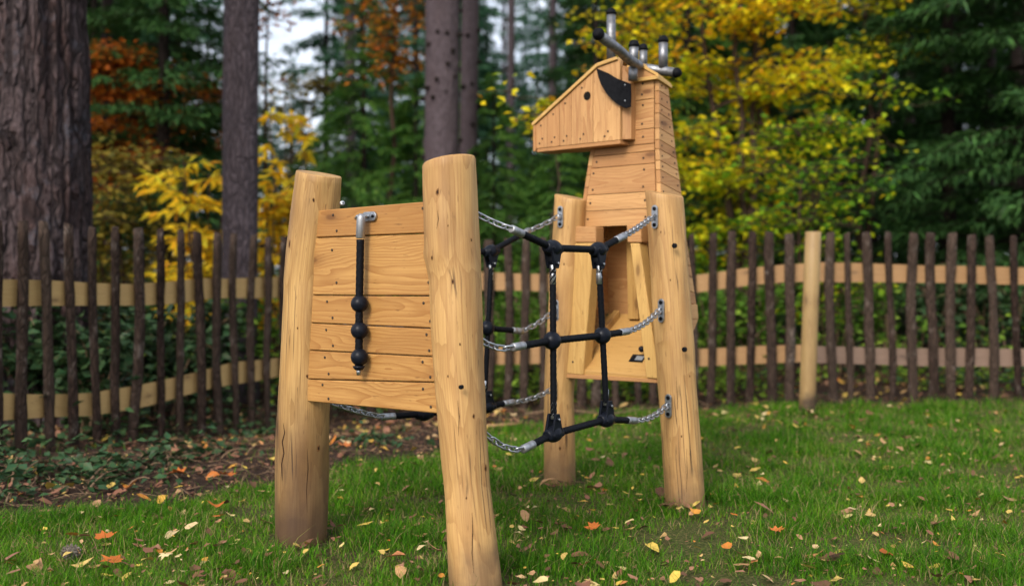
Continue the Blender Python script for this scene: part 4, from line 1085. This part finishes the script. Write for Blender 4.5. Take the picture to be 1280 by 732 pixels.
# near and middle conifers, each with its own label
for key, px, Y, sc, lab in (
    ('dark', 205, 11.0, 1.05, 'narrow very dark spruce between the big trunk and the yellow sapling'),
    ('dark', 118, 15.5, 1.1, 'dark spruce behind the orange beech foliage'),
    ('fresh', 455, 13.0, .80, 'bushy fresh green hemlock behind the plank panel'),
    ('fresh', 560, 16.0, .72, 'green hemlock standing behind the twin grey trunks'),
    ('fresh', 665, 12.8, .50, 'low green hemlock under the wooden snout'),
    ('fresh', 405, 17.0, .62, 'small bright green hemlock seen over the left front log post'),
    ('fresh', 520, 12.5, .62, 'bright green hemlock directly behind the top edge of the plank panel'),
    ('fresh', 610, 14.5, .45, 'green hemlock between the slim trunk and the left tower post'),
    ('fresh', 700, 11.2, .50, 'small green hemlock close behind the fence below the wooden jaw'),
    ('fresh', 617, 11.6, .52, 'small green hemlock close behind the fence beside the thick front post'),
    ('dark', 745, 12.0, .62, 'low dark spruce under the wooden jaw'),
    ('dark', 1185, 11.5, 1.1, 'dark spruce by the slim dark trunk right of the yellow maple'),
    ('dark', 1290, 10.5, 1.2, 'black green spruce at the far right edge'),
    ('dark', 1090, 14.5, 1.1, 'dark spruce behind the right side of the yellow maple'),
    ('dark', 990, 15.0, .95, 'dark spruce hidden behind the middle of the yellow maple'),
    ('dark', 760, 15.5, 1.0, 'dark spruce behind the antlers'),
    ('fresh', 860, 14.0, 1.0, 'green hemlock behind the yellow maple'),
    ('dark', -60, 12.0, 1.2, 'dark spruce at the left edge behind the big trunk')):
    conifer(key, XP(px, Y), Y, sc, random.uniform(0, 6), lab, 'conifers close behind the fence')
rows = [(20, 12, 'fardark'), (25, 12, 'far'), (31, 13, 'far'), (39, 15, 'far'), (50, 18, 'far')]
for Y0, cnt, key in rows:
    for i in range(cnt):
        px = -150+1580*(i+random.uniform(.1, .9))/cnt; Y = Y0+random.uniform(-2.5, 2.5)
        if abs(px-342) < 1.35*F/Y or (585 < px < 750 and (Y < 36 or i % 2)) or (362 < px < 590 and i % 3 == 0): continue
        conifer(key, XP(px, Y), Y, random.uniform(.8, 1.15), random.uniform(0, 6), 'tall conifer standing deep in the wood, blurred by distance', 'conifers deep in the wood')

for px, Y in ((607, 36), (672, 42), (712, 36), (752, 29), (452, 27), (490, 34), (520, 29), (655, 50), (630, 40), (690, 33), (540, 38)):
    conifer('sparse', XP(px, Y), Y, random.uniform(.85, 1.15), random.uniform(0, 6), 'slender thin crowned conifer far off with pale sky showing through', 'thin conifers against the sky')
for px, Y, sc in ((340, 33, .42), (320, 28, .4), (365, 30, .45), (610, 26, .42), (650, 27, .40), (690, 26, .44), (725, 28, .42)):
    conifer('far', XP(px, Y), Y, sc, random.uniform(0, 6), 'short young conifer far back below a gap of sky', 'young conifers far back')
# ------------------------------------------------------------------ tall trunks
def tall_tree(name, px0, py0, px1, Y, r0, r1, h, mat, label, seed, crown=True, **k):
    X0 = XP(px0, Y); X1 = XP(px1, Y); ztop = CAMZ+HY/F*Y; lean = (X1-X0)*h/ztop
    gzv = float(gz(X0, Y)); root = empty(name, (X0, Y, gzv), label, 'tree')
    stubs = k.pop('stubs', None); pegs = k.pop('pegs', 0)
    t = trunk_mesh('trunk', (X0, Y, gzv), h, r0, r1, M[mat], root, (lean, 0), seed, stubs=stubs, **k)
    if crown:
        mb, P, D = conifer_parts(h+.5, h*.78, 1.8, 30, seed+50, twigs=16, droop=.2)
        off = np.array([X0+lean*.8, Y, gzv])
        mb.v = [(v[0]+off[0], v[1]+off[1], v[2]+off[2]) for v in mb.v]
        mb.build('branches', M['barkdark'], t)
        leaf_cloud('crown', P+off, rng.uniform(.15, .3, len(P)), M['spruce'], rng.random(len(P)), .25, dirs=D, parent=root)
    if pegs:
        rs_ = random.Random(int(seed*10))
        for _ in range(pegs):
            z = rs_.uniform(.8, 4.6); a = rs_.uniform(math.pi*1.02, math.pi*1.98); rr = r0+(r1-r0)*z/h; c = Vector((X0+lean*z/h+math.cos(a)*rr*.93, Y+math.sin(a)*rr*.93, gzv+z))
            d = Vector((math.cos(a), math.sin(a), -.1)); q = MB(); q.tube([c-d*.02, c+d*.012, c+d*rs_.uniform(.03, .08)], [.036*rs_.uniform(.6, 1), .026, .014], 8); q.build('branch_stub', M['barkdark'], t)
    return root
big = tall_tree('pine_tree', 36, 450, 40, 6.5, .315, .26, 13, 'bigbark', 'huge rugged pine trunk right behind the left picket fence', 1.5, ribs=.12, n=150, m=260, flare=.12, stubs=[(1.75, 4.65, .05), (1.7, 4.5, .04)])
tall_tree('pine_tree', 301, 300, 304, 7.9, .126, .112, 12, 'bark2', 'straight grey pine trunk rising through the yellow chestnut leaves', 6.2, ribs=.05, n=60, m=120, flare=.2)
rs = random.Random(3)
st = [(rs.uniform(1.3, 4.2), rs.uniform(3.4, 6.0), rs.uniform(.014, .03)) for _ in range(26)]
tall_tree('pine_tree', 549, 300, 552, 10.8, .19, .165, 12, 'bark3', 'thicker of the twin grey trunks with dark branch stubs', 3.3, ribs=.03, n=60, m=200, flare=.2, stubs=st, pegs=26)
st = [(rs.uniform(1.3, 4.2), rs.uniform(3.4, 6.0), rs.uniform(.012, .024)) for _ in range(18)]
tall_tree('pine_tree', 583, 300, 588, 11.6, .105, .09, 12, 'bark3', 'slimmer of the twin grey trunks with dark branch stubs', 9.1, ribs=.03, n=40, m=160, flare=.2, stubs=st, pegs=26)
for px0, px1, Y, r, lab in ((1186, 1184, 13, .055, 'slim dark trunk left of the darkest conifer on the right'),
    (1232, 1236, 12.5, .085, 'dark straight trunk in the gloom near the right edge'), (1140, 1137, 17, .08, 'thin dim trunk beyond the yellow maple'),
    (690, 692, 24, .10, 'far thin trunk seen left of the antlers'), (636, 640, 22, .09, 'far thin trunk right of the twin trunks'), (725, 722, 27, .12, 'far trunk against the pale sky above the snout'),
    (440, 437, 24, .12, 'far straight trunk among the greens left of the twin trunks'), (130, 134, 14, .08, 'thin dark trunk in the orange foliage'),
    (1275, 1272, 15, .09, 'dim trunk at the right edge of the wood')):
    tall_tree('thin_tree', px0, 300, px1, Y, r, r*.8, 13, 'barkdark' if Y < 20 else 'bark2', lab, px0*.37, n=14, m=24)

# ------------------------------------------------------------------ broadleaved trees
def broadleaf(name, label, base, stems, H, R_, z0, mat, leaf, nleaf, seed, aspect=.75, flat=.5, barkm='twigdark', r0=.05, clump=.10, cxy=None, droop=.15, ntw=70, colorband=None):
    """stems from the base, boughs, twigs; leaves grouped round the twigs"""
    rs = random.Random(seed); X, Y = base; g = float(gz(X, Y)); root = empty(name, (X, Y, g), label, 'tree')
    trunk = MB(); br = MB(); tips = []
    for s in range(stems):
        a = rs.uniform(0, 6.28); lean = rs.uniform(.1, .45)*R_ if stems > 1 else .08*R_
        pts = [Vector((X+rs.uniform(-.08, .08)*(stems > 1), Y+rs.uniform(-.08, .08)*(stems > 1), g-.1))]
        for k in range(1, 9):
            t = k/8; pts.append(Vector((X+math.cos(a)*lean*t+rs.gauss(0, .03), Y+math.sin(a)*lean*t+rs.gauss(0, .03), g+H*.92*t)))
        rr = [r0*(1-.85*k/8) for k in range(9)]; trunk.tube(pts, rr, 9)
        nb = int(ntw/stems)
        for i in range(nb):
            z = rs.uniform(z0, H); t = z/H/.92; k = min(int(t*8), 7); c = pts[k].lerp(pts[k+1], min(t*8-k, 1))
            b = rs.uniform(0, 6.28); prof = math.sin(math.pi*min(max((z-z0)/(H-z0), .05), .95))**.5
            L = R_*prof*rs.uniform(.45, 1.05); d = Vector((math.cos(b), math.sin(b), rs.uniform(-.05, .45)))
            q = [c]
            for m_ in range(1, 6): q.append(c+d*(L*m_/5)+Vector((rs.gauss(0, .03), rs.gauss(0, .03), -.12*L*(m_/5)**2+rs.gauss(0, .02))))
            br.tube(q, [max(.002, r0*.25*(1-m_/5.5)) for m_ in range(6)], 5, False)
            for m_ in range(1, 6):
                for _ in range(3):
                    e = q[m_]+Vector((rs.gauss(0, 1), rs.gauss(0, 1), rs.gauss(0, .35)))*.16*R_**.5
                    br.tube([q[m_], e], [.004, .0015], 3, False); tips.append((q[m_], e))
    T = np.array([[*a, *b] for a, b in tips]); k = rng.integers(0, len(T), nleaf); f = rng.uniform(.2, 1.1, nleaf)[:, None]
    P = T[k, :3]*(1-f)+T[k, 3:]*f+rng.normal(0, 1, (nleaf, 3))*np.array([clump, clump, clump*flat])
    # colour varies from bough to bough and leaf to leaf
    cb = rng.normal(0, .16, len(T))[k]; r = np.clip(.5+cb+rng.normal(0, .15, nleaf)+(colorband(P) if colorband else 0), 0, 1)
    tk = trunk.build('trunk', M[barkm], root); br.build('branches', M['twigdark'], tk)
    leaf_cloud('crown', P, rng.uniform(.7, 1.2, nleaf)*leaf, M[mat], r, aspect, spread=.5, parent=root, droop=droop)
    return root
# yellow maple right of the tower
broadleaf('maple_tree', 'large yellow green maple behind the fence right of the antlers', (XP(935, 9.8), 9.8), 4, 5.0, 1.5, .9, 'yellow', .086, 8600, 21, r0=.05, ntw=105, flat=.3, clump=.075, colorband=lambda P: .30*(P[:, 2]-2.2)/1.5-.20*np.clip((P[:, 0]-2.5)/1.2, 0, 1)+.07)
broadleaf('maple_tree', 'smaller lime green maple below the big yellow one', (XP(1010, 8.9), 8.9), 3, 2.2, .8, .5, 'yellow', .065, 1700, 22, r0=.03, ntw=44, flat=.35, colorband=lambda P: -.30)
broadleaf('maple_tree', 'yellow maple crown high above the right end of the fence', (XP(1075, 11.5), 11.5), 2, 5.4, .95, 2.9, 'yellow', .08, 1500, 23, r0=.04, ntw=36, flat=.3)
broadleaf('maple_tree', 'green gold maple rising between the antlers and the large maple', (XP(815, 10.5), 10.5), 2, 4.8, .75, 1.6, 'yellow', .075, 2600, 35, r0=.035, ntw=50, flat=.35, colorband=lambda P: .1)
broadleaf('maple_sapling', 'yellow sapling sprig just left of the wooden snout', (XP(690, 7.9), 7.9), 1, 2.32, .42, 1.95, 'yellow', .075, 330, 24, r0=.014, ntw=14, clump=.05, colorband=lambda P: .25)
# orange beech left
broadleaf('beech_tree', 'rust orange beech foliage between the huge trunk and dark spruce', (XP(140, 10.8), 10.8), 2, 3.3, .72, 1.5, 'orange', .075, 4600, 25, r0=.04, ntw=60)
broadleaf('beech_tree', 'dull olive brown bush below the orange beech foliage', (XP(140, 9.6), 9.6), 3, 2.0, .75, .4, 'olive', .07, 2300, 26, r0=.03, ntw=44)
broadleaf('beech_tree', 'orange beech sprays high between the twin trunks and the bright gap', (XP(492, 12.4), 12.4), 1, 4.9, .62, 3.0, 'orange', .08, 800, 27, r0=.05, ntw=40, colorband=lambda P: .4)
broadleaf('beech_tree', 'orange beech sprays beside the straight grey trunk top', (XP(330, 12.0), 12.0), 1, 4.6, .28, 3.5, 'orange', .08, 240, 28, r0=.04, ntw=16)
broadleaf('beech_tree', 'russet beech foliage just left of the straight grey trunk', (XP(262, 12.0), 12.0), 1, 3.2, .55, 1.9, 'orange', .085, 650, 29, r0=.04, ntw=24)
broadleaf('birch_tree', 'thin bare brown birch with few leaves in the bright gap', (XP(372, 14.0), 14.0), 2, 3.6, .8, 1.0, 'olive', .07, 900, 30, r0=.04, ntw=50)

def chestnut(name, label, X, Y, H, R_, n_br, leaf, seed, z0=.6, mat='chest'):
    rs = random.Random(seed); g = float(gz(X, Y)); root = empty(name, (X, Y, g), label, 'tree'); st_ = MB(); P = []; D = []
    for s in range(5):
        a = rs.uniform(0, 6.28); l = rs.uniform(.2, .8)*R_
        pts = [Vector((X+math.cos(a)*l*t/6, Y+math.sin(a)*l*t/6, g-.05+H*rs.uniform(.9, 1)*t/6*(1 if s else 1))) for t in range(7)]
        st_.tube(pts, [.014*(1-.13*t) for t in range(7)], 6)
        for i in range(n_br):
            z = rs.uniform(z0/H, 1); c = pts[min(int(z*6), 5)].lerp(pts[min(int(z*6)+1, 6)], z*6-int(z*6) if z < 1 else 1)
            b = rs.uniform(0, 6.28); L = R_*rs.uniform(.3, .8)*(1.15-z*.6); d = Vector((math.cos(b), math.sin(b), rs.uniform(0, .5)))
            q = [c+d*(L*k/4)+Vector((0, 0, -.25*L*(k/4)**2)) for k in range(5)]; st_.tube(q, [.006, .005, .004, .003, .002], 4, False)
            for k in range(1, 5):
                for sg in (-1, 1, 0):
                    sv = Vector((-d.y, d.x, 0))*sg; P.append(q[k]+Vector((rs.gauss(0, .01), rs.gauss(0, .01), 0))); D.append(sv*.9+d*.6+Vector((0, 0, -.35+rs.gauss(0, .25))))
    st_.build('trunk', M['twigdark'], root); n = len(P)
    leaf_cloud('crown', np.array(P), rng.uniform(.65, 1.2, n)*leaf, M[mat], np.clip(rng.normal(.42, .25, n), 0, 1), .34, dirs=np.array(D), parent=root, spread=.4)
chestnut('chestnut_sapling', 'golden chestnut sapling with long leaves left of the straight grey trunk', XP(258, 8.8), 8.8, 1.95, .62, 17, .125, 31, .5)
chestnut('chestnut_sapling', 'yellow chestnut sapling filling the gap right of the straight grey trunk', XP(345, 9.2), 9.2, 1.75, .42, 15, .12, 32, .4)
chestnut('chestnut_sapling', 'tall thin chestnut shoot with pale leaves above the left front log post', XP(362, 9.4), 9.4, 2.5, .34, 5, .14, 33, 1.4)
chestnut('chestnut_sapling', 'low yellow chestnut growth at the foot of the straight grey trunk', XP(292, 9.3), 9.3, 1.35, .5, 14, .12, 34, .2)

# ------------------------------------------------------------------ shrubs and undergrowth
def shrub(name, label, X, Y, H, R_, mat, leaf, n, seed, aspect=.6, group=None, stems=14):
    rs = random.Random(seed); g = float(gz(X, Y)); root = empty(name, (X, Y, g), label, 'shrub', group); st_ = MB(); P = []
    segs = []
    for s in range(stems):
        a = rs.uniform(0, 6.28); l = rs.uniform(.3, 1)*R_; h = H*rs.uniform(.5, 1); x0, y0 = X+rs.gauss(0, .08), Y+rs.gauss(0, .08)
        pts = [Vector((x0+math.cos(a)*l*(t/6)**1.3, y0+math.sin(a)*l*(t/6)**1.3, g-.03+h*math.sin(t/6*1.9)/.95)) for t in range(7)]
        st_.tube(pts, [.007*(1-.12*t) for t in range(7)], 5, False); segs += list(zip(pts[1:], pts[2:]))
    st_.build('stems', M['twig'], root)
    T = np.array([[*a, *b] for a, b in segs]); k = rng.integers(0, len(T), n); f = rng.random(n)[:, None]
    P = T[k, :3]*(1-f)+T[k, 3:]*f+rng.normal(0, .055, (n, 3)); P[:, 2] = np.maximum(P[:, 2], g+.02)
    leaf_cloud('foliage', P, rng.uniform(.6, 1.25, n)*leaf, M[mat], np.clip(.5+rng.normal(0, .2, n), 0, 1), aspect, spread=.7, parent=root)
gr = 'bushes behind the picket fences'
sp = [(30, 6.3, .75, .5, 'ivy', 'dark ivy covered bush below the huge trunk'), (110, 6.1, .62, .42, 'ivy', 'dark leafy bush behind the left pickets next to the huge trunk'),
      (185, 6.9, .70, .45, 'ivy', 'blue green bush behind the middle of the left pickets'), (250, 7.4, .72, .45, 'ivy', 'blue green bush below the golden sapling'),
      (318, 8.0, .78, .45, 'green', 'green bush low in front of the straight grey trunk'), (400, 8.6, .9, .5, 'green', 'green bush behind the left front log post'),
      (480, 8.9, 1.0, .5, 'green', 'green bush behind the plank panel'), (560, 9.0, 1.05, .5, 'green', 'green bush behind the thick front log post'),
      (628, 8.6, .70, .5, 'green', 'fresh green bush behind the far rope net'), (672, 9.2, 1.0, .45, 'green', 'green bush beside the left tower post'),
      (760, 8.4, .62, .5, 'green', 'low green bush seen under the tower body'), (895, 8.3, .85, .42, 'green', 'green bush just right of the tower'),
      (950, 8.6, .95, .42, 'green', 'leafy green bush left of the pale fence post'), (1040, 8.9, .9, .4, 'green', 'small green bush right of the pale fence post'),
      (1105, 8.9, .80, .4, 'green', 'thin green bush with bare stems behind the right pickets'), (1170, 9.3, .95, .5, 'ivy', 'dark bush behind the right pickets below the slim trunk'),
      (1245, 9.2, .95, .5, 'ivy', 'very dark bush at the right end of the fence')]
for i, (px, Y, H, R_, mt, lab) in enumerate(sp):
    dense = 900 if px < 300 else 620
    if px > 1030: dense = 380
    shrub('bush', lab, XP(px, Y), Y, H, R_, mt, .085 if mt == 'ivy' else .075, dense, 100+i, .62, gr)
def ground_plants():
    # low ivy and bramble along the left fence foot and beyond both fences
    n = 15000; Y = rng.uniform(4.0, 11, n); X = rng.uniform(-1, 1, n)*(Y*.56+.4)
    left = (X < fence_left_x(Y)+.20+.22*np.sin(Y*7)+.12*np.sin(Y*17)) & (Y < 7.5)
    back = (Y > 7.45) & (np.sin(X*2.1)+np.sin(X*5.3+Y*2) > (-.5-.9*(X < 1.0)+.4*(X > 2)))
    ok = (left | back); X, Y = X[ok], Y[ok]; n = len(X)
    P = np.stack([X, Y, gz(X, Y)+rng.gamma(1.6, .05, n)], 1)
    props(leaf_cloud('undergrowth', P, rng.uniform(.03, .085, n), M['ivy'], rng.random(n), .65, spread=.6), 'low dark ivy and bramble leaves carpeting the ground along the fences', 'undergrowth', None, 'stuff')
    n = 5200; k = 150; cx = np.where(rng.random(k) < .5, rng.uniform(-.6, 1.6, k), rng.uniform(-2.9, 4.5, k)); cy = rng.uniform(7.4, 8.8, k); j = rng.integers(0, k, n)
    X = cx[j]+rng.normal(0, .10, n); Y = cy[j]+rng.normal(0, .10, n)
    P = np.stack([X, Y, gz(X, Y)+np.abs(rng.normal(.10, .20, n))], 1)
    props(leaf_cloud('weeds', P, rng.uniform(.04, .09, n), M['green'], np.clip(rng.normal(.85, .2, n), 0, 1), .5, spread=.6), 'fresh green weeds growing behind the picket fences', 'weeds', None, 'stuff')
ground_plants()
def front_plant(px, py, H, R_, n, seed, label):
    Y = CAMZ*F/(py-HY); shrub('bramble', label, XP(px, Y), Y, H, R_, 'ivy', .05, n, seed, .6, 'bramble sprigs in front of the left fence', 6)
front_plant(20, 606, .14, .22, 150, 201, 'low dark bramble at the left picture edge before the fence')
front_plant(95, 592, .12, .18, 110, 202, 'low dark bramble before the fourth visible picket')
front_plant(185, 582, .08, .18, 60, 203, 'sparse bramble sprig on the litter near the middle of the left fence')
front_plant(60, 622, .10, .25, 130, 205, 'low green bramble spreading over the litter in the lower left')
front_plant(140, 600, .09, .22, 110, 206, 'low green bramble on the litter in front of the fifth and sixth pickets')
front_plant(225, 574, .08, .20, 80, 207, 'ivy patch on the litter left of the smallest ivy sprig')
front_plant(470, 545, .08, .25, 110, 208, 'ivy patch on the litter seen under the plank panel')
front_plant(255, 562, .07, .16, 60, 204, 'small ivy sprig on the litter beside the left front log post')
conifer('far', XP(408, 26), 26, .78, 1.0, 'mid sized conifer closing the right side of the pale sky gap', 'conifers deep in the wood')
